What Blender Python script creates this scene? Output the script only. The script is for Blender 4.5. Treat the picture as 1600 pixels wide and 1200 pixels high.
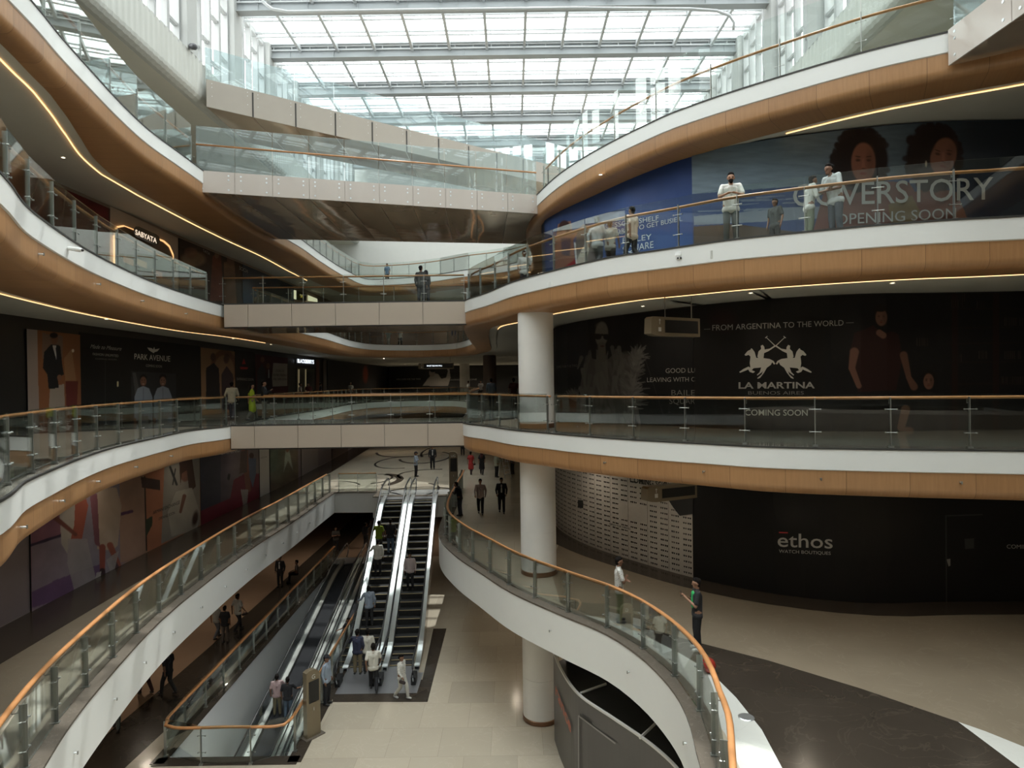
import bpy, bmesh, math, random
import numpy as np
from mathutils import Vector, Matrix
from mathutils.geometry import delaunay_2d_cdt
random.seed(7); rng = np.random.default_rng(5)
for o in list(bpy.data.objects): bpy.data.objects.remove(o)
SC = bpy.context.scene; COL = SC.collection

# ------------------------------------------------------------------ camera
EYE = 1.55; F = 1000.0; ROLL = 0.0141; PITCH = 0.004
cam = bpy.data.cameras.new('camera'); camo = bpy.data.objects.new('camera', cam); COL.objects.link(camo)
cam.sensor_width = 36; cam.lens = 36 * F / 1600; cam.clip_end = 400; cam.clip_start = .05
fw = Vector((0, math.cos(PITCH), -math.sin(PITCH)))
rt = Vector((math.cos(ROLL), 0, -math.sin(ROLL))); rt = (rt - fw * rt.dot(fw)).normalized()
up = rt.cross(fw)
camo.matrix_world = Matrix(((rt.x, up.x, -fw.x, 0), (rt.y, up.y, -fw.y, 0), (rt.z, up.z, -fw.z, EYE), (0, 0, 0, 1)))
SC.camera = camo
# ------------------------------------------------------------------ view, world, sun
SC.view_settings.view_transform = 'Standard'; SC.view_settings.look = 'None'
SC.view_settings.gamma = 1; SC.view_settings.use_curve_mapping = False
SC.view_settings.exposure = 0.0
SKY = 6.6
w = bpy.data.worlds.new('sky'); SC.world = w; w.use_nodes = True
bg = w.node_tree.nodes['Background']; bg.inputs[0].default_value = (.985, .985, .95, 1); bg.inputs[1].default_value = SKY
def portal(name, loc, rot, sx, sy):
    l = bpy.data.lights.new(name, 'AREA'); l.shape = 'RECTANGLE'; l.size = sx; l.size_y = sy; l.cycles.is_portal = True
    o = bpy.data.objects.new(name, l); o.location = loc; o.rotation_euler = rot; COL.objects.link(o)
portal('daylight_skylight', (-.2, 20.5, 20.6), (0, 0, 0), 25.8, 68)
portal('daylight_left', (-13.6, 20.5, 17.6), (0, math.radians(-90), 0), 4.4, 68)
portal('daylight_right', (13.2, 20.5, 17.6), (0, math.radians(90), 0), 4.4, 68)
sl = bpy.data.lights.new('sun', 'SUN'); sl.energy = 3.4; sl.angle = math.radians(.6); sl.color = (1, .96, .9)
so = bpy.data.objects.new('sun', sl); COL.objects.link(so)
so.rotation_euler = Vector((.07, .42, 1)).to_track_quat('Z', 'Y').to_euler(); so.location = (5, 20, 40)
cy = SC.cycles
cy.use_denoising = True; cy.max_bounces = 7; cy.diffuse_bounces = 5; cy.glossy_bounces = 4; cy.transmission_bounces = 4
cy.transparent_max_bounces = 40; cy.sample_clamp_indirect = 6; cy.caustics_reflective = False; cy.caustics_refractive = False

# ------------------------------------------------------------------ helpers
LG, UG, L1, L2, L3, L4 = -9.7, -4.85, 0.0, 4.85, 9.7, 14.55
def ray(px, py):
    return fw + rt * ((px - 800) / F) + up * ((600 - py) / F)
def atz(px, py, z):                       # where the sight line through a photo point meets a level
    d = ray(px, py); t = (z - EYE) / d.z
    return Vector((d.x * t, d.y * t, z))
def aty(px, Y, z=None, py=None):          # where it meets a depth
    d = ray(px, 600 if py is None else py); t = Y / d.y
    return Vector((d.x * t, Y, z if z is not None else EYE + d.z * t))
def proj(p):
    v = Vector(p) - Vector((0, 0, EYE)); d = v.dot(fw)
    return 800 + F * v.dot(rt) / d, 600 - F * v.dot(up) / d

def tag(o, label=None, cat=None, group=None, kind=None):
    if label: o['label'] = label
    if cat: o['category'] = cat
    if group: o['group'] = group
    if kind: o['kind'] = kind
    return o
def empty(name, loc=(0, 0, 0), rz=0, label=None, cat=None, group=None):
    o = bpy.data.objects.new(name, None); COL.objects.link(o); o.location = loc; o.rotation_euler = (0, 0, rz); o.empty_display_size = .1
    return tag(o, label, cat, group)
class MB:
    def __init__(s): s.v = []; s.f = []; s.m = []; s.uv = []
    def add(s, vs, fs, m=0, uvs=None):
        b = len(s.v); s.v += [tuple(v) for v in vs]
        for i, f in enumerate(fs):
            s.f.append([b + k for k in f]); s.m.append(m); s.uv.append(uvs[i] if uvs else None)
        return s
    def box(s, lo, hi, m=0):
        (a, b, c), (d, e, f) = lo, hi
        return s.add([(a,b,c),(d,b,c),(d,e,c),(a,e,c),(a,b,f),(d,b,f),(d,e,f),(a,e,f)],
              [(0,3,2,1),(4,5,6,7),(0,1,5,4),(1,2,6,5),(2,3,7,6),(3,0,4,7)], m)
    def obox(s, c, ax, hx, hy, z0, z1, m=0):           # upright box, ax = 2D direction of its length
        ax = Vector(ax[:2]).normalized(); n = Vector((-ax.y, ax.x)); c = Vector(c[:2])
        q = [c - ax*hx - n*hy, c + ax*hx - n*hy, c + ax*hx + n*hy, c - ax*hx + n*hy]
        return s.add([(p.x, p.y, z0) for p in q] + [(p.x, p.y, z1) for p in q],
              [(0,3,2,1),(4,5,6,7),(0,1,5,4),(1,2,6,5),(2,3,7,6),(3,0,4,7)], m)
    def cyl(s, c, r, z0, z1, n=16, m=0, r2=None):
        r2 = r if r2 is None else r2; vs = []
        for z, q in ((z0, r), (z1, r2)):
            vs += [(c[0] + q*math.cos(2*math.pi*i/n), c[1] + q*math.sin(2*math.pi*i/n), z) for i in range(n)]
        fs = [(i, (i+1) % n, n + (i+1) % n, n + i) for i in range(n)] + [tuple(range(n))[::-1], tuple(range(n, 2*n))]
        return s.add(vs, fs, m)
    def lathe(s, c, prof, n=20, m=0):
        for (r0, z0), (r1, z1) in zip(prof, prof[1:]):
            vs = [(c[0]+r0*math.cos(2*math.pi*i/n), c[1]+r0*math.sin(2*math.pi*i/n), c[2]+z0) for i in range(n)] + \
                 [(c[0]+r1*math.cos(2*math.pi*i/n), c[1]+r1*math.sin(2*math.pi*i/n), c[2]+z1) for i in range(n)]
            s.add(vs, [(i, (i+1) % n, n+(i+1) % n, n+i) for i in range(n)], m)
        return s
    def tube(s, pts, r, n=8, m=0, rs=None, flat=1.0):
        pts = [Vector(p) for p in pts]; rings = []; U = Vector((0, 0, 1))
        for i, p in enumerate(pts):
            t = (pts[min(i+1, len(pts)-1)] - pts[max(i-1, 0)])
            t = t.normalized() if t.length > 1e-9 else Vector((0, 1, 0))
            a = t.cross(U if abs(t.z) < .95 else Vector((0, 1, 0))).normalized(); b = a.cross(t)
            q = rs[i] if rs else r
            rings.append([p + a*q*math.cos(2*math.pi*k/n) + b*q*flat*math.sin(2*math.pi*k/n) for k in range(n)])
        vs = [v for g in rings for v in g]
        fs = [(i*n+k, i*n+(k+1) % n, (i+1)*n+(k+1) % n, (i+1)*n+k) for i in range(len(pts)-1) for k in range(n)]
        fs += [tuple(range(n))[::-1], tuple((len(pts)-1)*n+k for k in range(n))]
        return s.add(vs, fs, m)
    def capsule(s, a, ra, b, rb, n=10, m=0):
        a = Vector(a); b = Vector(b); t = b - a; L = t.length
        t = t.normalized() if L > 1e-6 else Vector((0, 0, 1))
        x = t.cross(Vector((1, 0, 0)) if abs(t.x) < .9 else Vector((0, 1, 0))).normalized(); y = t.cross(x)
        rows = [(a - t*ra*math.sin(q), ra*math.cos(q)) for q in (1.35, .8, .35, 0)] + [(b + t*rb*math.sin(q), rb*math.cos(q)) for q in (0, .35, .8, 1.35)]
        vs = [c + (x*math.cos(2*math.pi*k/n) + y*math.sin(2*math.pi*k/n))*r for c, r in rows for k in range(n)]
        fs = [(i*n+k, i*n+(k+1) % n, (i+1)*n+(k+1) % n, (i+1)*n+k) for i in range(len(rows)-1) for k in range(n)]
        fs += [tuple(range(n))[::-1], tuple((len(rows)-1)*n+k for k in range(n))]
        return s.add(vs, fs, m)
    def sweep(s, path, prof, z, m=0, closed=False, uo=0.0):   # prof = [(inset, dz)], inset may be a function of (x, y)
        path = [Vector(p[:2]) for p in path]; N = len(path); rings = []; u = uo; us = []
        nr = normals(path, closed)
        for i, p in enumerate(path):
            rings.append([(p.x + nr[i].x*(q(p) if callable(q) else q), p.y + nr[i].y*(q(p) if callable(q) else q), z + dz) for q, dz in prof])
            us.append(u); u += (path[(i+1) % N] - p).length
        K = len(prof); vv = [0]
        for (q0, d0), (q1, d1) in zip(prof, prof[1:]):
            a = q0(path[0]) if callable(q0) else q0; b = q1(path[0]) if callable(q1) else q1
            vv.append(vv[-1] + math.hypot(b-a, d1-d0))
        fs = []; uvs = []
        for i in range(N if closed else N-1):
            j = (i+1) % N; u1 = us[i] + (path[j]-path[i]).length
            for k in range(K-1):
                fs.append((i*K+k, i*K+k+1, j*K+k+1, j*K+k)); uvs.append([(us[i], vv[k]), (us[i], vv[k+1]), (u1, vv[k+1]), (u1, vv[k])])
        return s.add([v for r in rings for v in r], fs, m, uvs)
    def build(s, name, mats, parent=None, smooth=False, label=None, cat=None, group=None, kind=None, auto=None):
        me = bpy.data.meshes.new(name); me.from_pydata(s.v, [], s.f)
        for q in (mats if isinstance(mats, (list, tuple)) else [mats]): me.materials.append(q)
        me.polygons.foreach_set('material_index', s.m)
        if any(u is not None for u in s.uv):
            L = me.uv_layers.new(name='UVMap'); flat = []
            for f, u in zip(s.f, s.uv):
                for k in range(len(f)): flat += list(u[k]) if u else [0, 0]
            L.data.foreach_set('uv', flat)
        if smooth: me.polygons.foreach_set('use_smooth', [True]*len(s.f))
        me.update(); me.validate()
        if auto is not None:
            me.polygons.foreach_set('use_smooth', [True]*len(me.polygons))
            try: me.set_sharp_from_angle(angle=math.radians(auto))
            except Exception: pass
        o = bpy.data.objects.new(name, me); COL.objects.link(o)
        if parent: o.parent = parent
        return tag(o, label, cat, group, kind)
def normals(path, closed=False):
    N = len(path); out = []
    for i in range(N):
        a = path[(i-1) % N] if (closed or i > 0) else path[i]; b = path[(i+1) % N] if (closed or i < N-1) else path[i]
        t = b - a; t = t.normalized() if t.length > 1e-9 else Vector((0, 1)); out.append(Vector((-t.y, t.x)))
    return out
def smooth_path(pts, step=.4, closed=False, corners=()):
    P = [Vector(p) for p in pts]; N = len(P); out = []
    rngi = range(N) if closed else range(N-1)
    for i in rngi:
        p1, p2 = P[i], P[(i+1) % N]
        p0 = P[(i-1) % N] if (closed or i > 0) else p1*2 - p2
        p3 = P[(i+2) % N] if (closed or i < N-2) else p2*2 - p1
        if i in corners: p0 = p1*2 - p2
        if (i+1) % N in corners: p3 = p2*2 - p1
        if i in corners and (i+1) % N in corners: pass
        k = max(1, round((p2-p1).length/step))
        d1 = max((p1-p0).length, 1e-4)**.5; d2 = max((p2-p1).length, 1e-4)**.5; d3 = max((p3-p2).length, 1e-4)**.5
        m1 = (p2-p1) + ((p1-p0)/d1 - (p2-p0)/(d1+d2))*d2
        m2 = (p2-p1) + ((p3-p2)/d3 - (p3-p1)/(d2+d3))*d2
        for j in range(k):
            t = j/k; t2 = t*t; t3 = t2*t
            out.append(p1*(2*t3-3*t2+1) + m1*(t3-2*t2+t) + p2*(-2*t3+3*t2) + m2*(t3-t2))
    if not closed: out.append(P[-1].copy())
    return out
def offset(path, d, closed=False):
    nr = normals(path, closed); return [p + n*d for p, n in zip(path, nr)]
def inside(x, y, poly):
    x = np.asarray(x, float); y = np.asarray(y, float); c = np.zeros(x.shape, bool); n = len(poly)
    for i in range(n):
        x0, y0 = poly[i][0], poly[i][1]; x1, y1 = poly[(i+1) % n][0], poly[(i+1) % n][1]
        if y0 == y1: continue
        c ^= ((y0 > y) != (y1 > y)) & (x < (x1-x0)*(y-y0)/(y1-y0) + x0)
    return c
def flat_region(mb, outer, holes, z, m=0, up_face=True, step=None):
    vs = []; es = []
    for lp in [outer] + holes:
        b = len(vs); vs += [Vector((p[0], p[1])) for p in lp]; es += [(b+i, b+(i+1) % len(lp)) for i in range(len(lp))]
    r = delaunay_2d_cdt(vs, es, [], 0, 1e-5)
    V, T = r[0], r[2]
    cx = np.array([sum(V[i].x for i in t)/3 for t in T]); cyy = np.array([sum(V[i].y for i in t)/3 for t in T])
    ok = inside(cx, cyy, outer)
    for h in holes: ok &= ~inside(cx, cyy, h)
    fs = []
    for t, k in zip(T, ok):
        if not k: continue
        a, b, c = [V[i] for i in t[:3]]; ccw = (b-a).cross(c-a) > 0
        fs.append(tuple(t) if ccw == up_face else tuple(reversed(t)))
    mb.add([(v.x, v.y, z) for v in V], fs, m)
    return mb
def rect(x0, y0, x1, y1): return [(x0, y0), (x1, y0), (x1, y1), (x0, y1)]

# ------------------------------------------------------------------ materials
MATS = {}
def mat(name, col=(.5,.5,.5), rough=.5, metal=0, spec=.5, emis=None, es=0, bump=0, bscale=8, var=0, vscale=3, coat=0):
    if name in MATS: return MATS[name]
    m = bpy.data.materials.new(name); m.use_nodes = True; nt = m.node_tree; b = nt.nodes['Principled BSDF']
    b.inputs['Base Color'].default_value = (*col, 1); b.inputs['Roughness'].default_value = rough
    b.inputs['Metallic'].default_value = metal; b.inputs['Specular IOR Level'].default_value = spec
    b.inputs['Coat Weight'].default_value = coat
    if emis: b.inputs['Emission Color'].default_value = (*emis, 1); b.inputs['Emission Strength'].default_value = es
    tc = nt.nodes.new('ShaderNodeTexCoord')
    nz = nt.nodes.new('ShaderNodeTexNoise'); nz.inputs['Scale'].default_value = vscale; nz.inputs['Detail'].default_value = 4
    nt.links.new(tc.outputs['Object'], nz.inputs['Vector'])
    mx = nt.nodes.new('ShaderNodeMix'); mx.data_type = 'RGBA'
    v = var if var else .03
    mx.inputs['A'].default_value = (*[c*(1-v) for c in col], 1); mx.inputs['B'].default_value = (*[min(1, c*(1+v)) for c in col], 1)
    nt.links.new(nz.outputs['Fac'], mx.inputs['Factor']); nt.links.new(mx.outputs['Result'], b.inputs['Base Color'])
    if bump:
        n2 = nt.nodes.new('ShaderNodeTexNoise'); n2.inputs['Scale'].default_value = bscale
        nt.links.new(tc.outputs['Object'], n2.inputs['Vector'])
        bp = nt.nodes.new('ShaderNodeBump'); bp.inputs['Strength'].default_value = bump; bp.inputs['Distance'].default_value = .1
        nt.links.new(n2.outputs['Fac'], bp.inputs['Height']); nt.links.new(bp.outputs['Normal'], b.inputs['Normal'])
    MATS[name] = m; return m
def glass_mat(name, tint, rough=.0, boost=1.0, spec=(1, 1, 1), film=0):
    m = bpy.data.materials.new(name); m.use_nodes = True; nt = m.node_tree; nt.nodes.clear()
    out = nt.nodes.new('ShaderNodeOutputMaterial'); tr = nt.nodes.new('ShaderNodeBsdfTransparent'); tr.inputs[0].default_value = (*tint, 1)
    gl = nt.nodes.new('ShaderNodeBsdfGlossy'); gl.inputs['Roughness'].default_value = rough; gl.inputs[0].default_value = (*spec, 1)
    fr = nt.nodes.new('ShaderNodeFresnel'); fr.inputs[0].default_value = 1.5
    mu = nt.nodes.new('ShaderNodeMath'); mu.operation = 'MULTIPLY'; mu.inputs[1].default_value = boost; mu.use_clamp = True
    mx = nt.nodes.new('ShaderNodeMixShader')
    nt.links.new(fr.outputs[0], mu.inputs[0]); nt.links.new(mu.outputs[0], mx.inputs[0]); 
    base = tr.outputs[0]
    if film:                                               # dusty, faintly milky laminated glass
        df = nt.nodes.new('ShaderNodeBsdfDiffuse'); df.inputs[0].default_value = (.78, .88, .90, 1); tl = nt.nodes.new('ShaderNodeBsdfTranslucent'); tl.inputs[0].default_value = (.78, .88, .90, 1)
        a1 = nt.nodes.new('ShaderNodeMixShader'); a1.inputs[0].default_value = .5; nt.links.new(df.outputs[0], a1.inputs[1]); nt.links.new(tl.outputs[0], a1.inputs[2])
        a2 = nt.nodes.new('ShaderNodeMixShader'); a2.inputs[0].default_value = film; nt.links.new(tr.outputs[0], a2.inputs[1]); nt.links.new(a1.outputs[0], a2.inputs[2]); base = a2.outputs[0]
    nt.links.new(base, mx.inputs[1])
    nt.links.new(gl.outputs[0], mx.inputs[2]); nt.links.new(mx.outputs[0], out.inputs[0]); MATS[name] = m; return m
def wood_mat(name, c1, c2, rough=.38, seam=1.22):
    m = bpy.data.materials.new(name); m.use_nodes = True; nt = m.node_tree; b = nt.nodes['Principled BSDF']; b.inputs['Roughness'].default_value = rough
    uv = nt.nodes.new('ShaderNodeUVMap'); uv.uv_map = 'UVMap'
    mp = nt.nodes.new('ShaderNodeMapping'); mp.inputs['Scale'].default_value = (9, .7, 1); nt.links.new(uv.outputs[0], mp.inputs[0])
    n1 = nt.nodes.new('ShaderNodeTexNoise'); n1.inputs['Scale'].default_value = 2.2; n1.inputs['Detail'].default_value = 6; nt.links.new(mp.outputs[0], n1.inputs['Vector'])
    sp = nt.nodes.new('ShaderNodeSeparateXYZ'); nt.links.new(uv.outputs[0], sp.inputs[0])
    dv = nt.nodes.new('ShaderNodeMath'); dv.operation = 'DIVIDE'; dv.inputs[1].default_value = seam; nt.links.new(sp.outputs[0], dv.inputs[0])
    fl = nt.nodes.new('ShaderNodeMath'); fl.operation = 'FLOOR'; nt.links.new(dv.outputs[0], fl.inputs[0])
    wn = nt.nodes.new('ShaderNodeTexWhiteNoise'); wn.noise_dimensions = '1D'; nt.links.new(fl.outputs[0], wn.inputs['W'])
    fc = nt.nodes.new('ShaderNodeMath'); fc.operation = 'FRACT'; nt.links.new(dv.outputs[0], fc.inputs[0])
    lt = nt.nodes.new('ShaderNodeMath'); lt.operation = 'LESS_THAN'; lt.inputs[1].default_value = .008; nt.links.new(fc.outputs[0], lt.inputs[0])
    ad = nt.nodes.new('ShaderNodeMath'); ad.operation = 'MULTIPLY_ADD'; ad.inputs[1].default_value = .35; nt.links.new(wn.outputs[0], ad.inputs[0]); 
    s2 = nt.nodes.new('ShaderNodeMath'); s2.operation = 'MULTIPLY'; s2.inputs[1].default_value = .75; nt.links.new(n1.outputs['Fac'], s2.inputs[0]); nt.links.new(s2.outputs[0], ad.inputs[2])
    mx = nt.nodes.new('ShaderNodeMix'); mx.data_type = 'RGBA'; mx.inputs['A'].default_value = (*c1, 1); mx.inputs['B'].default_value = (*c2, 1); nt.links.new(ad.outputs[0], mx.inputs['Factor'])
    m2 = nt.nodes.new('ShaderNodeMix'); m2.data_type = 'RGBA'; m2.inputs['B'].default_value = (*[c*.45 for c in c1], 1)
    nt.links.new(lt.outputs[0], m2.inputs['Factor']); nt.links.new(mx.outputs['Result'], m2.inputs['A']); nt.links.new(m2.outputs['Result'], b.inputs['Base Color'])
    MATS[name] = m; return m
def stone_mat(name, c1, c2, vein, rough=.18, tile=0, vs=.5, vamt=.5, spec=.5):
    m = bpy.data.materials.new(name); m.use_nodes = True; nt = m.node_tree; b = nt.nodes['Principled BSDF']; b.inputs['Roughness'].default_value = rough
    b.inputs['Specular IOR Level'].default_value = spec
    tc = nt.nodes.new('ShaderNodeTexCoord'); n1 = nt.nodes.new('ShaderNodeTexNoise'); n1.inputs['Scale'].default_value = vs; n1.inputs['Detail'].default_value = 7
    nt.links.new(tc.outputs['Object'], n1.inputs['Vector'])
    mx = nt.nodes.new('ShaderNodeMix'); mx.data_type = 'RGBA'; mx.inputs['A'].default_value = (*c1, 1); mx.inputs['B'].default_value = (*c2, 1); nt.links.new(n1.outputs['Fac'], mx.inputs['Factor'])
    n2 = nt.nodes.new('ShaderNodeTexNoise'); n2.inputs['Scale'].default_value = vs*2.3; n2.inputs['Detail'].default_value = 9; n2.inputs['Distortion'].default_value = 1.2
    nt.links.new(tc.outputs['Object'], n2.inputs['Vector'])
    cr = nt.nodes.new('ShaderNodeValToRGB'); e = cr.color_ramp.elements; e[0].position = .485; e[0].color = (0,0,0,1); e[1].position = .5; e[1].color = (vamt,)*3 + (1,)
    e2 = cr.color_ramp.elements.new(.515); e2.color = (0,0,0,1); nt.links.new(n2.outputs['Fac'], cr.inputs[0])
    m2 = nt.nodes.new('ShaderNodeMix'); m2.data_type = 'RGBA'; m2.inputs['B'].default_value = (*vein, 1); nt.links.new(cr.outputs[0], m2.inputs['Factor']); nt.links.new(mx.outputs['Result'], m2.inputs['A'])
    last = m2.outputs['Result']
    if tile:
        br = nt.nodes.new('ShaderNodeTexBrick'); br.inputs['Scale'].default_value = 1; br.inputs['Brick Width'].default_value = tile; br.inputs['Row Height'].default_value = tile
        br.inputs['Mortar Size'].default_value = .004; br.offset = .5; br.inputs['Color1'].default_value = (1,1,1,1); br.inputs['Color2'].default_value = (.86,.86,.86,1); br.inputs['Mortar'].default_value = (.62,.6,.58,1)
        nt.links.new(tc.outputs['Object'], br.inputs['Vector'])
        m3 = nt.nodes.new('ShaderNodeMix'); m3.data_type = 'RGBA'; m3.blend_type = 'MULTIPLY'; m3.inputs['Factor'].default_value = 1
        nt.links.new(last, m3.inputs['A']); nt.links.new(br.outputs['Color'], m3.inputs['B']); last = m3.outputs['Result']
    nt.links.new(last, b.inputs['Base Color']); MATS[name] = m; return m
def print_mat(name='banner_print', rough=.55):
    if name in MATS: return MATS[name]
    m = bpy.data.materials.new(name); m.use_nodes = True; nt = m.node_tree; b = nt.nodes['Principled BSDF']; b.inputs['Roughness'].default_value = rough
    b.inputs['Specular IOR Level'].default_value = .25
    a = nt.nodes.new('ShaderNodeVertexColor'); a.layer_name = 'Col'; nt.links.new(a.outputs[0], b.inputs['Base Color']); MATS[name] = m; return m

M_white = mat('white_fascia_paint', (.80, .81, .79), .42, var=.015)
M_soffit = mat('grey_soffit_paint', (.66, .64, .57), .7)
M_cream = mat('cream_soffit_paint', (.62, .60, .52), .6)
M_wood = wood_mat('oak_veneer', (.30, .145, .058), (.48, .265, .12))
M_rail = mat('oak_handrail', (.52, .24, .095), .32, var=.18, vscale=6)
M_glass = glass_mat('railing_glass', (.90, .935, .92), boost=.6)
M_glassb = glass_mat('bridge_glass', (.84, .91, .92), boost=.6, film=.13)
M_glassup = glass_mat('upper_railing_glass', (.93, .965, .955), boost=.12)
M_roofglass = glass_mat('roof_glass', (.93, .96, .97), boost=.5)
M_steel = mat('brushed_steel', (.36, .37, .35), .35, metal=.9)
M_steelb = mat('bright_steel', (.74, .77, .78), .28, metal=.85)
M_blacks = mat('black_rubber', (.015, .015, .016), .4)
M_dark = mat('dark_shadow_gap', (.03, .028, .025), .6)
M_panel = mat('taupe_cladding_panel', (.44, .37, .30), .38, spec=.5)
M_panelg = mat('gloss_taupe_panel', (.56, .50, .45), .12, spec=.8)
M_bronze = mat('mirror_bronze_soffit', (.60, .48, .36), .10, metal=.6, bump=.25, bscale=.55)
M_beam = mat('grey_steel_beam', (.36, .385, .40), .5)
M_beaml = mat('pale_steel_bar', (.50, .52, .53), .45)
M_fl_beige = stone_mat('beige_marble_floor', (.47, .41, .32), (.57, .505, .40), (.62, .56, .46), .17, 1.6, .45, .3)
M_fl_taupe = stone_mat('taupe_marble_floor', (.19, .155, .11), (.27, .225, .165), (.33, .28, .22), .2, 0, .6, .22, .35)
M_fl_dark = stone_mat('dark_emperador_floor', (.028, .022, .017), (.062, .049, .038), (.11, .09, .065), .2, 0, .5, .25, .3)
M_fl_white = stone_mat('pale_marble_floor', (.58, .58, .54), (.68, .68, .64), (.5, .5, .47), .2, 0, .8, .3)
M_fl_green = stone_mat('grey_walkway_floor', (.17, .165, .14), (.25, .24, .205), (.36, .33, .28), .1, 0, .5, .5)
M_curb = stone_mat('brown_stone_curb', (.105, .088, .07), (.16, .135, .11), (.24, .21, .17), .25, 0, 1.5, .5)
M_led = mat('warm_led', (1, .85, .6), .5, emis=(1, .60, .28), es=2.0)
M_col = mat('column_paint', (.76, .74, .70), .45)
M_colbase = mat('copper_column_base', (.22, .12, .07), .3, metal=.6)
M_black = mat('black_hoarding', (.012, .012, .012), .35)
M_concrete = mat('grey_concrete', (.42, .43, .42), .7)
M_greywall = mat('grey_plaster', (.55, .55, .52), .6)

# ------------------------------------------------------------------ void outlines, level by level
FAR = [(-11.5, 30), (-11.7, 40), (-12.2, 50), (-11.3, 54), (-8.4, 55.6), (-5.2, 54.4), (-3.7, 51), (-2.7, 46), (-2.4, 37), (-2.2, 30)]
C_L1 = [(-5.5, -9), (-5.6, 3), (-6.2, 6.2)] + [tuple(atz(x, y, L1)[:2]) for x, y in
        [(0, 780), (37, 752), (75, 735), (125, 715), (175, 699), (250, 682), (300, 672), (354, 666)]] + FAR + \
       [tuple(atz(x, y, L1)[:2]) for x, y in [(727, 661), (760, 665), (800, 671), (850, 675.5), (900, 680), (1000, 687), (1100, 692.5), (1200, 697.5), (1375, 701), (1600, 703.5)]] + [(13.2, 12.3), (15, 9.5), (15, 3), (14, -9)]
C_L2 = [(-5.8, -9), (-5.9, 4), (-6.6, 7)] + [tuple(atz(x, y, L2)[:2]) for x, y in
        [(0, 272), (37, 320), (70, 347), (110, 375), (150, 399), (190, 419), (227, 436), (275, 454), (349, 477)]] + FAR + \
       [tuple(atz(x, y, L2)[:2]) for x, y in [(727, 470), (762, 457), (800, 441), (837, 430), (900, 414), (960, 401), (1042, 389), (1137, 375), (1200, 368), (1365, 352), (1487, 343), (1600, 337)]] + [(13.2, 12.4), (15, 9.5), (15, 3), (14, -9)]
C_L3 = [(-8.2, -9), (-8.6, 4), (-9.2, 9)] + [tuple(atz(x, y, L3)[:2]) for x, y in
        [(46, 0), (91, 55), (140, 110), (186, 160), (229, 201), (270, 232), (305, 258)]] + [(-11.9, 30)] + \
       [tuple(atz(x, y, L3)[:2]) for x, y in [(467, 372), (505, 400), (540, 422), (575, 436), (617, 435), (675, 430), (725, 422)]] + [(-.6, 45), (1.2, 42.4), (1.3, 38), (.8, 32), (.95, 29.5)] + \
       [tuple(atz(x, y, L3)[:2]) for x, y in [(845, 299), (875, 272), (912, 247), (962, 219), (1017, 192), (1050, 177), (1125, 150), (1200, 126), (1360, 79), (1495, 47)]] + [(12.6, 14.0), (14.4, 11.5), (14.6, 5), (14, -9)]
C_UG = [(-5.5, -9), (-6, 3), (-6.9, 8)] + [tuple(atz(x, y, UG)[:2]) for x, y in
        [(65, 1200), (112, 1127), (175, 1050), (250, 970), (335, 900), (400, 852), (450, 820), (500, 785), (522, 770)]] + \
       [(-7.95, 37.5), (-7.9, 36.0), (-3.75, 36.0), (-3.35, 35.9)] + \
       [tuple(atz(x, y, UG)[:2]) for x, y in [(687, 837), (712, 868), (750, 894), (800, 926), (875, 960), (950, 992), (1000, 1025), (1037, 1060), (1065, 1097), (1082, 1137), (1091, 1175)]] + [(3.0, 10.2), (2.4, 8), (2.0, 4), (2.0, -9)]
P_L1 = smooth_path(C_L1); P_L2 = smooth_path(C_L2); P_L3 = smooth_path(C_L3)
P_UG = smooth_path(C_UG, corners=(11, 12, 13, 14, 15))
OUT = rect(-22, -16, 22, 90)
def loop_of(P): return [(p.x, p.y) for p in P] + [(14, -9.0)] if False else [(p.x, p.y) for p in P]

def lerp_tab(tab):
    def f(p):
        y = p.y
        if p.x > -3 and tab is not W_R: pass
        for (a, va), (b, vb) in zip(tab, tab[1:]):
            if y <= b: return va + (vb-va)*max(0, (y-a)/(b-a))
        return tab[-1][1]
    return f
def wood_in(tabl, right):
    def f(p):
        if p.x < -6.5:
            y = p.y
            if y <= tabl[0][0]: return tabl[0][1]
            for (a, va), (b, vb) in zip(tabl, tabl[1:]):
                if y <= b: return va + (vb-va)*(y-a)/(b-a)
            return tabl[-1][1]
        return right
    return f
W3 = wood_in([(13, .45), (15.5, .5), (17.1, .75), (18.5, 1.05), (20, 1.45), (21.5, 1.8), (24, 1.9), (30, 1.7)], 1.15)
W2 = wood_in([(10, 1.7), (30, 1.5)], 1.15)
W1 = wood_in([(10, 1.2), (30, 1.2)], 1.15)
def add(f, d): return (lambda p: f(p) + d)

def slab(nm, P, z, W, floor_m, k, outer=OUT, led=2.0):
    closedP = P
    mb = MB(); flat_region(mb, outer, [loop_of(P)], z); mb.build('floor_' + nm, floor_m, kind='structure')
    MB().sweep(P, [(-.03, .0), (-.03, -.48), (.0, -.5)], z, closed=False).build('trim_white_fascia_' + nm, M_white, kind='structure', auto=30)
    MB().sweep(P, [(0, 0.012), (-.045, .012), (-.045, -.03), (-.03, -.03)], z, 0).build('trim_edge_capping_' + nm, M_dark, kind='structure')
    r = .2; prof = [(.0, -.49), (.0, -.86)]
    for q in range(1, 6):
        a = q/5*math.pi/2; prof.append((r*(1-math.cos(a)), -.86 - r*math.sin(a)))
    MB().sweep(P, prof + [(W, -1.06), (W, -.98)], z).build('trim_oak_soffit_edge_' + nm, M_wood, kind='structure', auto=35)
    O = offset(P, .5)
    mb = MB(); mb.sweep(P, [(W, -1.0), (add(W, .38), -1.0), (add(W, .38), -.93), (add(W, .42), -.93), (add(W, .42), -.96), (add(W, 8.5), -.96)], z)
    mb.build('ceiling_' + nm, M_soffit, kind='structure')
    return mb
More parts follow.
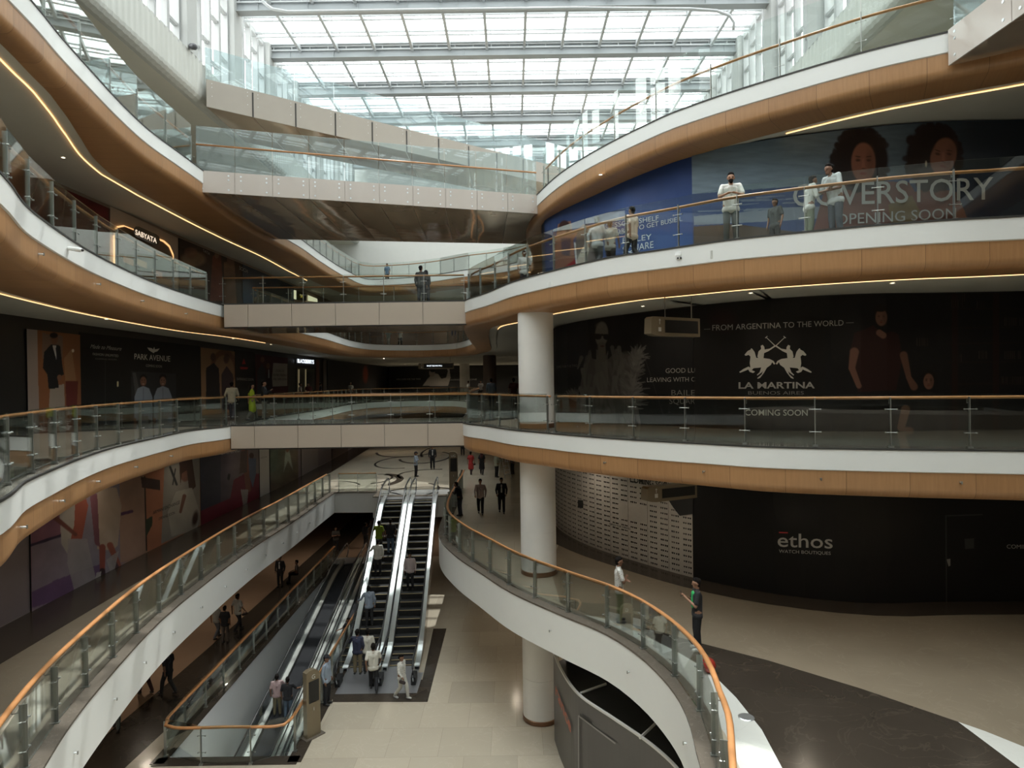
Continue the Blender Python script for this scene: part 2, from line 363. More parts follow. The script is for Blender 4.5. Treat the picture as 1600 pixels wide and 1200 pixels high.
def led(nm, P, z, W, lab):
    wd = .012 if z < 9 else .026
    MB().sweep(P, [(add(W, .38-wd), -1.012), (add(W, .38-wd), -1.03), (add(W, .38), -1.03), (add(W, .38), -1.012)], z).build(nm, M_led, label=lab, cat='light strip')

slab('level_one', P_L1, L1, W1, M_fl_green, 1)
slab('level_two', P_L2, L2, W2, M_fl_green, 2)
slab('level_three', P_L3, L3, W3, M_fl_green, 3)
def span(P, a, b):                                       # stretch of an outline between two plan points
    ia = min(range(len(P)), key=lambda i: (P[i]-Vector(a)).length); ib = min(range(len(P)), key=lambda i: (P[i]-Vector(b)).length)
    return P[ia:ib+1]
led('led_strip', span(P_L3, (-9.9, 10), (-12, 44)), L3, W3, 'warm light strip winding through the soffit above the upper left walkway')
led('led_strip', span(P_L3, (7.0, 17.5), (12.6, 14)), L3, W3, 'warm light strip in the right soffit above the blue shopfront banner')
led('led_strip', span(P_L2, (-7.6, 9.5), (-11.6, 35)), L2, W2, 'thin warm light strip in the left soffit above the black shopfronts')
led('led_strip', span(P_L2, (-2.2, 28), (14, 11.5)), L2, W2, 'thin warm light strip in the right soffit behind the white column')
# upper-ground slab: a white bulkhead without timber
flat_region(MB(), OUT, [loop_of(P_UG)], UG).build('floor_upper_ground', M_fl_beige, kind='structure')
MB().sweep(P_UG, [(-.03, 0), (-.03, -1.16), (.0, -1.18), (.25, -1.18), (.25, -1.0)], UG).build('trim_white_bulkhead', M_white, kind='structure', auto=30)
MB().sweep(P_UG, [(.42, .004), (.42, .03), (-.04, .03), (-.04, -.02)], UG).build('trim_stone_curb', M_curb, kind='structure')
flat_region(MB(), OUT, [loop_of(offset(P_UG, .2))], UG-1.0, up_face=False).build('ceiling_lower_ground', M_soffit, kind='structure')
# lower ground with the travelator pit
PIT = [(-10.15, 18.2), (-10.6, 19.2), (-11.25, 40.4), (-7.45, 40.4), (-6.8, 19.2)]
PIT = [(-10.55, 19.3), (-11.15, 40.6), (-7.55, 40.6), (-6.85, 19.3)]
flat_region(MB(), OUT, [PIT], LG).build('floor_lower_ground', M_fl_beige, kind='structure')
pw = MB()
for a, b in zip(PIT, PIT[1:] + PIT[:1]):
    hh = 6.2 if a[1] != 19.3 or b[1] != 19.3 else .5
    pw.add([(*a, LG), (*b, LG), (*b, LG-hh), (*a, LG-hh)], [(0, 1, 2, 3)])
pw.build('wall_pit', mat('pit_grey_paint', (.60, .62, .62), .45), kind='structure')
MB().box((-16, 0, -16.0), (0, 42, -15.9)).build('floor_basement', M_fl_taupe, kind='structure')

# floor inlays (each lies 3 mm over the slab)
def inlay(nm, pts, z, m, dz=.004, smooth=True):
    p = smooth_path([Vector(q[:2]) for q in pts], .5) if smooth else [Vector(q[:2]) for q in pts]
    flat_region(MB(), [(q.x, q.y) for q in p], [], z+dz).build(nm, m, kind='structure')
U = lambda x, y: atz(x, y, UG)

# ------------------------------------------------------------------ shop walls
WR1 = [(22, 17.6), (15, 18.0), (12, 18.1), (9.86, 18.1), (7.7, 18.95), (5.95, 20.4), (4.4, 22.4), (3.0, 24.6), (2.1, 27), (1.9, 29), (2.7, 36), (5, 62), (5, 90)]
WR2 = [(22, 17.6), (15, 18.1), (11.6, 18.2), (7.8, 19.3), (5.95, 20.4), (4.6, 22.2), (3.3, 24.6), (2.0, 27.2), (1.45, 29.2), (2.3, 34), (5, 62), (5, 90)]
WLU = [(-12.6, -10), (-13.4, 10), (-13.9, 18.6), (-14.1, 22), (-14.4, 29.5), (-14.6, 40), (-15.9, 64), (-16.5, 90)]
WL1 = [(-14, -10), (-15.2, 10), (-15.9, 20), (-16.1, 30), (-16.6, 42), (-17.0, 56), (-17.2, 90)]
WL2 = [(-14.5, -10), (-15.3, 10), (-15.8, 22), (-15.8, 30), (-15.6, 40), (-15.6, 62), (-15.6, 90)]
def wall(nm, W, z0, z1, m, step=.8):
    P = smooth_path(W, step); MB().sweep(P, [(0, 0), (0, z1-z0)], z0).build(nm, m, kind='structure', auto=30); return P
M_dkwall = mat('dark_shopfront', (.018, .018, .018), .4)
S_UG_R = wall('wall_right_upper_ground', WR1, UG, L1-.9, M_dkwall)
S_L1_R = wall('wall_right_level_one', WR1, L1, L2-.9, M_dkwall)
S_L2_R = wall('wall_right_level_two', WR2, L2, L3-.9, mat('dark_blue_wall', (.03, .05, .1), .5))
S_UG_L = wall('wall_left_upper_ground', WLU, UG, L1-.9, mat('mauve_wall', (.22, .18, .19), .6))
S_L1_L = wall('wall_left_level_one', WL1, L1, L2-.9, M_dkwall)
S_L2_L = wall('wall_left_level_two', WL2, L2, L3-.9, mat('beige_shop_wall', (.30, .24, .19), .6))
wall('wall_left_level_three', [(-17, -10), (-17, 62)], L3, L4-.9, M_greywall)
wall('wall_right_level_three', [(17, 62), (17, -10)], L3, L4-.9, M_greywall)
wall('wall_left_lower_ground', [(-19, -10), (-19, 62)], LG, UG-1, M_dkwall)
wall('wall_right_lower_ground', [(6.5, 62), (6, 26), (7, 19), (12, 16), (20, 14)], LG, UG-1, mat('taupe_lower_wall', (.16, .13, .11), .5))
MB().box((-22, 89, LG), (22, 89.4, L3)).build('wall_far', M_dkwall, kind='structure')
MB().box((-22, 61, L2), (22, 61.3, L3)).build('wall_far_level_two', mat('brown_shop_wall', (.12, .09, .07), .5), kind='structure')
MB().box((-22, 62, LG), (22, 62.3, UG)).build('wall_far_lower', M_dkwall, kind='structure')
MB().box((-22, 55.4, L3-.9), (22, 55.8, 22)).build('wall_far_upper', mat('white_far_wall', (.74, .74, .71), .6), kind='structure')
MB().box((-22, -16.4, LG-6), (22, -16, 22)).build('wall_back', M_greywall, kind='structure')
MB().box((-22.4, -16, LG-6), (-22, 90, 15.2)).build('wall_outer_left', M_greywall, kind='structure')
MB().box((22, -16, LG-6), (22.4, 90, 15.2)).build('wall_outer_right', M_greywall, kind='structure')
# the landing the photographer stands on, behind the camera
MB().box((-6.2, -4.2, -1.0), (14.5, -.55, 0)).build('floor_camera_landing', M_panel, kind='structure')

# ------------------------------------------------------------------ level four bands, roof
XL, XR = -13.0, 12.6
def corr(nm, x, side, y0, y1):
    mb = MB(); n = int((y1-y0)/.085); pts = []
    for i in range(n+1):
        y = y0 + (y1-y0)*i/n; pts.append((x + side*(.022 if i % 4 in (0, 1) else 0), y))
    prof = [(0, 15.30), (0, 13.95), (.03, 13.82), (.12, 13.70), (.28, 13.62), (.5, 13.60)]
    for i in range(len(pts)-1):
        for (q0, z0), (q1, z1) in zip(prof, prof[1:]):
            (xa, ya), (xb, yb) = pts[i], pts[i+1]
            mb.add([(xa+side*q0, ya, z0), (xa+side*q1, ya, z1), (xb+side*q1, yb, z1), (xb+side*q0, yb, z0)], [(0, 1, 2, 3)])
    mb.build(nm, mat('white_ribbed_panel', (.50, .51, .475), .5), kind='structure')
corr('trim_ribbed_band_left', XL, -1, -9, 55.4); corr('trim_ribbed_band_right', XR, 1, -9, 55.4)
MB().box((-22, -16, 13.6), (XL-.45, 56, 13.9)).build('ceiling_level_three_left', M_cream, kind='structure')
MB().box((XR+.45, -16, 13.6), (22, 56, 13.9)).build('ceiling_level_three_right', M_cream, kind='structure')
MB().box((-22, -16, 15.2), (XL-.02, 56, 15.3)).build('floor_roof_ledge_left', M_concrete, kind='structure')
MB().box((XR+.02, -16, 15.2), (22, 56, 15.3)).build('floor_roof_ledge_right', M_concrete, kind='structure')
BY = [-14 + 4.5*i for i in range(16)]; RY0 = -14.2                       # beams
BZ = 19.55; GZ = 20.25
MB().box((-22, -16, 20.2), (22, -14, 20.5)).build('ceiling_roof_near', M_concrete, kind='structure')
MB().box((XL-.95, -14, 20.25), (XL-.3, 56, 20.6)).build('ceiling_roof_left', M_concrete, kind='structure')
MB().box((XR+.3, -14, 20.25), (XR+.95, 56, 20.6)).build('ceiling_roof_right', M_concrete, kind='structure')
MB().box((-22, 53.6, 20.2), (22, 56, 20.6)).build('ceiling_roof_far', M_concrete, kind='structure')
for x, nm in ((XL-.5, 'left'), (XR+.5, 'right')):
    MB().box((x-.1, -16, 15.3), (x+.1, -14, 20.3)).build('wall_clerestory_near_' + nm, M_concrete, kind='structure')
for i, y in enumerate(BY):
    mb = MB().box((XL-.4, y-.04, BZ), (XR+.4, y+.04, BZ+.72)).box((XL-.4, y-.24, BZ-.04), (XR+.4, y+.24, BZ)).box((XL-.4, y-.24, BZ+.68), (XR+.4, y+.24, BZ+.74))
    for k in range(-5, 6):
        mb.box((k*2.4-.01, y-.1, BZ), (k*2.4+.01, y-.04, BZ+.7))
    mb.build('beam', M_beam, kind='structure')
    for x, s in ((XL-.45, 1), (XR+.45, -1)):
        MB().box((x-.45, y-.42, 15.3), (x+.45, y+.42, 20.3)).build('pillar', M_concrete, kind='structure')
for k in range(12):
    x = -11.42 + 2.06*k
    mb = MB().box((x-.05, RY0, GZ-.32), (x-.02, 54, GZ-.02)).box((x+.02, RY0, GZ-.32), (x+.05, 54, GZ-.02)).box((x-.07, RY0, GZ-.36), (x+.07, 54, GZ-.31))
    mb.build('beam_rib', M_beaml, kind='structure')
for i in range(15):
    for j in (1, 2, 3):
        y = BY[i] + 1.5*j - (.12 if j == 3 else 0)
        mb = MB().box((XL-.3, y-.035, GZ-.10), (XR+.3, y+.035, GZ-.02)).box((XL-.3, y-.03, GZ-.30), (XR+.3, y+.03, GZ-.24))
        for q in range(26): mb.box((XL+q+.1, y-.02, GZ-.26), (XL+q+.14, y+.02, GZ-.08))
        mb.build('beam_purlin', M_beaml, kind='structure')
MB().box((XL-.3, RY0, GZ), (XR+.3, 54, GZ+.02)).build('window_skylight', M_roofglass, kind='structure')
for side, x in (('left', XL-.42), ('right', XR+.42)):
    fr = MB(); gl = MB(); s = 1 if side == 'left' else -1
    for i in range(15):
        a, b = BY[i]+.42, BY[i+1]-.42; n = 4
        for q in range(n+1):
            y = a + (b-a)*q/n
            fr.box((x-.14, y-.09, 15.3), (x+.14, y+.09, 20.25))
        for q in range(n):
            for z in ((16.2, 18.3) if (q+i) % 2 else (16.9, 19.2)):
                y0 = a + (b-a)*q/n; y1 = a + (b-a)*(q+1)/n
                fr.box((x-.08, y0+.09, z-.06), (x+.08, y1-.09, z+.06))
        fr.box((x-.12, a, 20.05), (x+.12, b, 20.25)); fr.box((x-.12, a, 15.3), (x+.12, b, 15.42))
        gl.add([(x, a, 15.3), (x, b, 15.3), (x, b, 20.25), (x, a, 20.25)], [(0, 1, 2, 3)])
    w_ = fr.build('window_' + ('1' if side == 'left' else '2'), mat('window_frame_grey', (.40, .41, .41), .5), kind='structure')
    gl.build('pane', M_roofglass, parent=w_)
# curved white curtain-rail pipe under the nearest roof beam
tp = []
for x, y in [(408, -6), (412, 4), (425, 14), (450, 18.5), (520, 17.5), (700, 15), (900, 12.5), (1080, 14), (1120, 17), (1140, 24), (1147, 36), (1146, 46)]:
    tp.append(aty(x, 30.3, py=y))
MB().tube([Vector((p.x, p.y, 0)).lerp(p, 1) for p in tp], .07, 8).build('curved_pipe', M_beaml, smooth=True, label='pale curved pipe running under the nearest roof beam', cat='pipe')

# ------------------------------------------------------------------ columns
def column(x, y, z0, z1, r, m, label):
    e = empty('column', (x, y, z0), label=label, cat='column'); e['kind'] = 'structure'
    h = z1-z0; mb = MB()
    cuts = [.16] + [q for q in (h*.38, h*.72) if h > 3] + [h]
    for a, b in zip(cuts, cuts[1:]): mb.cyl((0, 0), r, a, b-.012, 40); mb.cyl((0, 0), r-.01, b-.012, b, 40)
    mb.build('shaft', m, parent=e, auto=40)
    MB().lathe((0, 0, 0), [(0, 0), (r-.02, 0), (r+.02, .02), (r+.02, .14), (r-.02, .17)], 40).build('base_ring', M_colbase, parent=e, auto=40)
    MB().lathe((0, 0, h), [(r-.05, -.02), (r-.05, .03)], 40).build('top_gap', M_dark, parent=e)
cb = atz(838, 668, L1); CX, CYY = cb.x+.02, 21.35
column(CX, CYY, L1, L2-1.03, .59, M_col, 'white round column standing behind the glass railing at level one')
column(CX, CYY, UG, L1-1.03, .59, M_col, 'white round column on the upper ground floor beside the curved railing')
column(CX, CYY, LG, UG-1.0, .59, M_col, 'white round column on the lowest floor beside the dark curved hoarding')
column(-1.95, 56.5, L1, L2-1.0, .58, mat('brown_column_paint', (.20, .145, .11), .5), 'brown round column beyond the level one footbridge')
column(-5.9, 80, L1, L2-1.0, .62, M_col, 'distant pale column in front of the far dark banner')
column(-1.95, 56.5, UG, L1-1.0, .58, M_col, 'distant column on the upper ground floor behind the walkers')

# ------------------------------------------------------------------ glass railings
def railing(label, path, z, gi=.13, ri=.26, ph=1.10, gh=1.16, rh=1.08, sp=1.48, group=None, wide=.036, start=True, base=.03, gm=None, rr=.042):
    path = [Vector(p[:2]) for p in path]
    root = empty('glass_railing', (path[0].x, path[0].y, z), label=label, cat='railing', group=group)
    off = Vector((path[0].x, path[0].y, z))
    G = offset(path, gi); R = offset(path, ri)
    L = [0]
    for a, b in zip(G, G[1:]): L.append(L[-1] + (b-a).length)
    n = max(1, round(L[-1]/sp)); pts = []
    for k in range(n+1):
        t = L[-1]*k/n; i = max(0, min(len(G)-2, next((q-1 for q in range(1, len(L)) if L[q] >= t-1e-9), len(G)-2)))
        f = (t-L[i])/max(1e-6, L[i+1]-L[i]); p = G[i].lerp(G[i+1], f); tg = (G[min(i+2, len(G)-1)]-G[max(i-1, 0)]).normalized(); pts.append((p, tg))
    o2 = Vector((off.x, off.y))
    for k, (p, tg) in enumerate(pts):
        q = p - o2; nrm = Vector((-tg.y, tg.x)); mb = MB()
        mb.obox(q + nrm*.02, nrm, wide, .008, base, ph)
        mb.obox(q + nrm*.02, nrm, wide+.02, .05, base-.02, base+.02)
        po = mb.build('post', M_steel, parent=root)
        for h in (.34, .84):
            mc = MB(); c = q - nrm*.035
            mc.tube([(c.x-tg.x*.11, c.y-tg.y*.11, h), (c.x+tg.x*.11, c.y+tg.y*.11, h)], .007, 6)
            for s in (-1, 1):
                d = c + tg*.11*s; mc.tube([(d.x-nrm.x*.015, d.y-nrm.y*.015, h), (d.x+nrm.x*.02, d.y+nrm.y*.02, h)], .016, 8)
            mc.build('clamp', M_steel, parent=po)
        e = q + nrm*(ri-gi); MB().tube([(q.x, q.y, ph-.12), (e.x, e.y, ph-.14), (e.x, e.y, rh-.03)], .010, 6).build('bracket', M_steel, parent=po)
    for (p, tg), (p2, tg2) in zip(pts, pts[1:]):
        a = p-o2; b = p2-o2; t = (b-a).normalized(); c = (a+b)/2
        MB().obox(c, t, (b-a).length/2-.012, .006, base+.02, gh).build('glass_panel', gm or M_glass, parent=root)
    MB().tube([(p.x-o2.x, p.y-o2.y, rh) for p in R], rr, 10, flat=.85).build('handrail', M_rail, parent=root, smooth=True)
    return root
railing('long glass railing with timber handrail curving along the left edge of level one', span(P_L1, (-6.2, 6.2), (-11.3, 24.6)), L1)
railing('far level one glass railing beyond the footbridge, curving around the back of the void', span(P_L1, (-11.45, 28.6), (-2.2, 29)), L1)
railing('right level one glass railing with timber handrail, below the polo riders banner', span(P_L1, (1.15, 19.0), (14.5, 11)), L1, start=False)
railing('short level one glass railing between the footbridge and the white column', span(P_L1, (-1.75, 24.5), (.95, 19.25)), L1)
railing('left level two glass railing in front of the lit store sign', span(P_L2, (-6.6, 7), (-11.75, 25.2)), L2)
railing('far level two glass railing seen beneath the level two footbridge', span(P_L2, (-11.6, 29.6), (-2.2, 30)), L2)
railing('right level two glass railing with people leaning over it', span(P_L2, (-1.9, 26), (14.5, 11)), L2, gh=1.28, rh=1.06)
railing('upper left glass railing on level three beside the soffit light strip', span(P_L3, (-9.2, 9), (-11.7, 23.5)), L3, gh=1.5, rh=1.02, sp=1.9)
railing('far level three glass railing in front of the white end wall', span(P_L3, (-11.95, 33.2), (1.1, 35.6)), L3, gh=1.25)
railing('upper right glass railing on level three rising towards the skylight', span(P_L3, (1.2, 27.3), (10.4, 15.2)), L3, gh=1.75, rh=1.0, sp=2.1, gm=M_glassup)
railing('nearest left glass railing with orange timber handrail above the white bulkhead on upper ground', span(P_UG, (-6.9, 8), (-10.4, 37.5)), UG, gi=.24, ri=.42, wide=.06, rr=.055)
railing('short cross railing at the head of the escalator void', [(-10.35, 37.6), (-8.1, 37.6)], UG, gi=.24, ri=.3)
railing('right upper ground glass railing with orange timber handrail sweeping towards the viewer', [Vector((-3.35, 38.6)), Vector((-3.3, 36.5))] + span(P_UG, (-3.2, 35.2), (2.4, 8)), UG, gi=.24, ri=.36, wide=.06, rr=.055)
# railing round the travelator pit
pr = [Vector(p) for p in [(-11.25, 40), (-11.0, 30), (-10.85, 24), (-10.75, 20.2), (-10.72, 19.6), (-10.55, 19.15), (-10.2, 19.0), (-8.6, 19.0), (-7.2, 19.0), (-6.95, 19.1), (-6.85, 19.4), (-6.83, 20.2), (-6.95, 24), (-7.08, 28.4)]]
pr = smooth_path(pr, .35)
railing('glass railing with orange timber handrail wrapped around the travelator pit', list(reversed(pr)), LG, gi=.02, ri=-.02, sp=1.5, rr=.05)
pcurb = [Vector(p) for p in PIT]
mbc = MB()
for a, b in ((PIT[0], PIT[1]), (PIT[3], PIT[0]), (PIT[2], PIT[3])):
    A, B = Vector(a), Vector(b); t = (B-A).normalized(); n = Vector((-t.y, t.x)); c = (A+B)/2
    if n.dot(c-Vector((-9, 30))) < 0: n = -n
    mbc.obox(c+n*.19, t, (B-A).length/2+.3, .21, LG, LG+.02)
mbc.build('trim_pit_curb', M_fl_dark, kind='structure')

# ------------------------------------------------------------------ footbridges
def bridge(label, a, b, wid, z, h, n):
    a = Vector(a); b = Vector(b); t = (b-a).normalized(); nr = Vector((-t.y, t.x)); L = (b-a).length
    e = empty('footbridge', (a.x, a.y, z), math.atan2(t.y, t.x), label=label, cat='footbridge')
    MB().box((0, .02, -h+.03), (L, wid-.02, -.002)).build('deck', M_fl_green, parent=e)
    MB().box((0, .03, -h-.03), (L, wid-.03, -h+.02)).build('soffit_panel', M_bronze, parent=e)
    MB().box((0, .0, -h-.05), (L, .05, -h-.01)).box((0, -.012, -.03), (L, .05, .03)).build('edge_strip', M_dark, parent=e)
    first = L*.062 if n == 6 else L/n
    xs = [0] + [L - (L/(n-.45))*k for k in range(n-1, 0, -1)] + [L]
    for x0, x1 in zip(xs, xs[1:]):
        for y0, y1 in ((-.03, .02), (wid-.02, wid+.03)):
            MB().box((x0+.01, y0, -h), (x1-.01, y1, -.03)).build('fascia_panel', M_panel, parent=e)
    return e
B1a = aty(356, 24.4); B1b = aty(730, 24.2)
bridge('taupe panelled footbridge crossing at level one above the escalators', (B1a.x, 24.6), (B1b.x+.1, 24.6), 3.6, L1, .88, 6)
railing('near glass railing on the level one footbridge', [(B1b.x, 24.6), (B1a.x+.12, 24.6)][::-1], L1, gi=.12, ri=.2, sp=1.52)
railing('rear glass railing on the level one footbridge', [(B1b.x-.2, 28.1), (B1a.x, 28.1)], L1, gi=.12, ri=.2, sp=1.52)
B2a = aty(352, 26.0); B2b = aty(727, 26.0)
bridge('taupe panelled footbridge crossing at level two with a couple standing on it', (B2a.x, 26), (B2b.x+.1, 26), 3.2, L2, .93, 6)
railing('near glass railing on the level two footbridge', [(B2a.x-.1, 26), (B2b.x, 26)], L2, gi=.12, ri=.2, sp=1.55)
railing('rear glass railing on the level two footbridge', [(B2b.x-.2, 29.1), (B2a.x, 29.1)], L2, gi=.12, ri=.2, sp=1.55)

def wedge_bridge(name, label, F0, F1, K1, K0, z, h, n, gtop, studs=True, glass_low=None, gaps=False, fm=None, rail=True, sof=None):
    """bridge whose plan is the quad F0-F1 (front) K1-K0 (back)"""
    F0, F1, K1, K0 = [Vector(p) for p in (F0, F1, K1, K0)]
    e = empty(name, (F0.x, F0.y, z), label=label, cat='footbridge'); o = F0; q = [p-o for p in (F0, F1, K1, K0)]
    mb = MB(); mb.add([(p.x, p.y, -h+.02) for p in q] + [(p.x, p.y, 0) for p in q], [(4,5,6,7),(3,2,1,0),(0,1,5,4),(1,2,6,5),(2,3,7,6),(3,0,4,7)])
    mb.build('deck', M_panel, parent=e)
    t = (F1-F0).normalized(); nr = Vector((-t.y, t.x)); L = (F1-F0).length; tb = (K1-K0); 
    for k in range(n):                                      # mirror-like bronze soffit sheets
        a = q[0].lerp(q[1], k/n); b = q[0].lerp(q[1], (k+1)/n-.0015); c = q[3].lerp(q[2], (k+1)/n-.0015); d = q[3].lerp(q[2], k/n)
        sag = MB(); N = 10; vs = []; fs = []
        for i in range(N+1):
            for j in range(N+1):
                u, v = i/N, j/N; p = a.lerp(b, u).lerp(d.lerp(c, u), v)
                dz = -.028*math.sin(math.pi*u)*math.sin(math.pi*v)*(1 + .8*math.sin(k*2.3+v*5))
                vs.append((p.x, p.y, -h+dz))
        for i in range(N):
            for j in range(N): fs.append((i*(N+1)+j, i*(N+1)+j+1, (i+1)*(N+1)+j+1, (i+1)*(N+1)+j))
        sag.add(vs, fs); sag.build('soffit_panel', sof or M_bronze, parent=e, smooth=True)
    for side in (0, 1):
        A, B = (q[0], q[1]) if side == 0 else (q[3], q[2]); tt = (B-A).normalized(); nn = Vector((-tt.y, tt.x))*(1 if side == 0 else -1)
        for k in range(n):
            a = A.lerp(B, k/n); b = A.lerp(B, (k+1)/n); c = (a+b)/2; hl = (b-a).length/2
            fp = MB().obox(c - nn*.02, tt, hl-.008, .02, -h, .0).build('fascia_panel', fm or M_panelg, parent=e)
            if side == 0:
                for s in (-1, 1):
                    w0 = c + tt*s*(hl-.22)
                    for zz in (-.14, -.3, -.68):
                        p = w0 + nn*.01; MB().tube([(p.x, p.y, zz), (p.x-nn.x*.06, p.y-nn.y*.06, zz)], .035 if studs else .015, 8).build('stud', M_steelb, parent=fp)
                if gaps: MB().obox(b - nn*.03, tt, .03, .03, -h, -.1).build('joint_gap', M_dark, parent=fp)
            MB().obox(c - nn*(.10 if glass_low else -.1), tt, hl-.01, .008, glass_low or .02, gtop).build('glass_panel', M_glassb, parent=e)
        if rail:
            MB().tube([(*(A + nn*.12), 1.02), (*(B + nn*.12), 1.02)], .045, 8, flat=.85).build('handrail', M_rail, parent=e, smooth=True)
    return e
f0 = atz(310, 266, L3); f1 = atz(836, 305, L3)
wedge_bridge('glazed_footbridge', 'glazed level three footbridge with a mirror bronze underside', (f0.x-.1, f0.y), (f1.x+.1, f1.y), (.9, 34.2), (-12.0, 32.2), L3, .82, 10, 1.72)
g0 = aty(336, 27.0); 
wedge_bridge('upper_footbridge', 'upper footbridge with taupe panels and frameless glass just under the skylight', (-12.8, 27.2), (12.9, 46.4), (12.9, 50.5), (-12.8, 31.2), L4, 1.17, 17, 1.4, studs=False, gaps=True, fm=mat('satin_taupe_panel', (.36, .325, .28), .3), rail=False, sof=M_bronze)
wedge_bridge('near_footbridge', 'corner of a studded bronze-panelled footbridge at the upper right edge', (10.45, 15.15), (10.75, 4), (14.6, 4), (14.5, 12.5), L3, .84, 6, 1.72, glass_low=None)

# ------------------------------------------------------------------ escalators and travelators
def conveyor(root_name, label, cat, A, B, z0, z1, wid, kind, group=None, flat=1.05, ends=(1, 1), clad=True):
    """A, B: plan points of the lower and upper comb plates"""
    A = Vector(A); B = Vector(B); t = (B-A).normalized(); L = (B-A).length; H = z1-z0
    e = empty(root_name, (A.x, A.y, z0), math.atan2(-t.x, t.y), label=label, cat=cat, group=group)
    def zt(s):                                             # height of the tread line
        k = flat; sl = H/(L-2*k)
        if s <= 0: return 0
        if s >= L: return H
        v = (s-k)*sl; r = .35
        if v < r: v = r*math.exp((v-r)/r) if v > -2 else 0
        if v > H-r: v = H - r*math.exp((H-r-v)/r)
        return max(0, min(H, v))
    S = [L*i/60 for i in range(61)]; hw = wid/2
    def strip(x0, x1, dz0, dz1, s0=0, s1=L, n=60):
        mb = MB(); P = []
        for i in range(n+1):
            s = s0 + (s1-s0)*i/n; z = zt(s); P.append([(x0, s, z+dz0), (x1, s, z+dz0), (x1, s, z+dz1), (x0, s, z+dz1)])
        vs = [v for p in P for v in p]
        fs = [(i*4+k, i*4+(k+1) % 4, (i+1)*4+(k+1) % 4, (i+1)*4+k) for i in range(n) for k in range(4)] + [(0, 1, 2, 3), (n*4+3, n*4+2, n*4+1, n*4)]
        return mb.add(vs, fs)
    bw = .5
    if kind == 'stairs':
        n = int(round((L-2*flat)/ .405)) + 4; s = .35
        k = 0
        while s < L-.3:
            z = zt(s); d = .405; zn = zt(s-d*.0)
            mb = MB(); zp = zt(max(0, s-d)); 
            mb.box((-bw, s, zp-.02), (bw, s+d+.01, z)); 
            for q in range(24):
                x = -bw + .02 + q*(2*bw-.04)/24; mb.box((x, s-.004, zp), (x+.02, s, z-.015))
                mb.box((x, s, z), (x+.02, s+d-.03, z+.006), 2)
            mb.box((-bw, s-.006, z-.012), (bw, s+.03, z+.007), 1)
            mb.build('step', [mat('step_black', (.012, .012, .012), .6), mat('step_edge_tan', (.42, .33, .18), .45), mat('step_tread_grey', (.045, .046, .048), .55, metal=.2)], parent=e); s += d
    else:
        mb = strip(-bw, bw, -.05, 0); mb.build('belt', mat('belt_grey', (.026, .027, .03), .85, spec=.15, metal=.0, var=.2, vscale=1), parent=e)
    for s_ in (-1, 1):
        x = s_*(bw+.02)
        strip(min(x, x+s_*.03), max(x, x+s_*.03), -.1, .16).build('skirt_panel', M_steelb if kind == 'stairs' else M_steel, parent=e)
        a, b = sorted((x+s_*.03, s_*hw))
        strip(a, b, .12, .17).build('deck_strip', M_steelb if kind == 'stairs' else M_steel, parent=e)
        gx = s_*(bw+.13); sl_ = MB()
        def rail_pts(h):
            pts = []; e0, e1 = -1.0, L+1.0; r = h/2
            if ends[0]:
                for q in range(9): a_ = -math.pi/2 + -math.pi*q/8; pts.append((gx, e0 + r*math.cos(a_)*1.0 + 0, .08 + r*.92 + r*.92*math.sin(a_)))
            m = 70
            for i in range(m+1):
                s = e0 + (e1-e0)*i/m; pts.append((gx, s, zt(s)+h))
            if ends[1]:
                for q in range(9): a_ = math.pi/2 - math.pi*q/8; pts.append((gx, e1 + r*math.cos(a_), H + .08 + r*.92 + r*.92*math.sin(a_)))
            return pts
        MB().tube(rail_pts(.98), .036, 8, flat=.6).build('handrail', M_blacks, parent=e, smooth=True)
        MB().tube([(p[0], p[1], p[2]-.05) for p in rail_pts(.96)], .02, 6).build('rail_track', M_steelb, parent=e, smooth=True)
        mb = MB(); m = 60; P = []
        for i in range(m+1):
            s = -.9 + (L+1.8)*i/m; P += [(gx-.005, s, zt(s)+.14), (gx+.005, s, zt(s)+.14), (gx+.005, s, zt(s)+.92), (gx-.005, s, zt(s)+.92)]
        mb.add(P, [(i*4+k, i*4+(k+1) % 4, (i+1)*4+(k+1) % 4, (i+1)*4+k) for i in range(m) for k in range(4)]); mb.build('balustrade_glass', M_glass, parent=e)
        if clad:
            mb = MB(); P = []
            for i in range(61):
                s = L*i/60; P += [(s_*hw, s, zt(s)-.85 if s > 2 else -.02 - 0*s), (s_*hw, s, zt(s)+.14)]
            mb.add(P, [(i*2, i*2+1, i*2+3, i*2+2) for i in range(60)]); mb.build('side_cladding', mat('gloss_taupe_cladding', (.33, .27, .22), .12, spec=.8), parent=e)
        if ends[0]: MB().box((gx-.09, -1.32, .02), (gx+.09, -.75, .30)).box((gx-.05, -1.36, .12), (gx+.05, -1.30, .22)).build('newel_box', M_blacks, parent=e)
    if clad:
        mb = MB(); P = []
        for i in range(61):
            s = L*i/60; P += [(-hw, s, zt(s)-.85 if s > 2 else -.02), (hw, s, zt(s)-.85 if s > 2 else -.02)]
        mb.add(P, [(i*2, i*2+1, i*2+3, i*2+2) for i in range(60)]); mb.build('truss_soffit', M_greywall, parent=e)
    for y0, y1, z in ((-1.0, .36, 0), (L-.36, L+1.0, H)):
        MB().box((-hw+.02, y0, z-.1), (hw-.02, y1, z+.008)).build('comb_plate', mat('floor_plate_grey', (.27, .27, .28), .35, metal=.5), parent=e)
    return e, zt, t, A
EB0, EB1 = Vector((-5.28, 25.0)), Vector((-5.72, 35.6))
tt = (EB1-EB0).normalized(); en = Vector((tt.y, -tt.x))
ESC = []
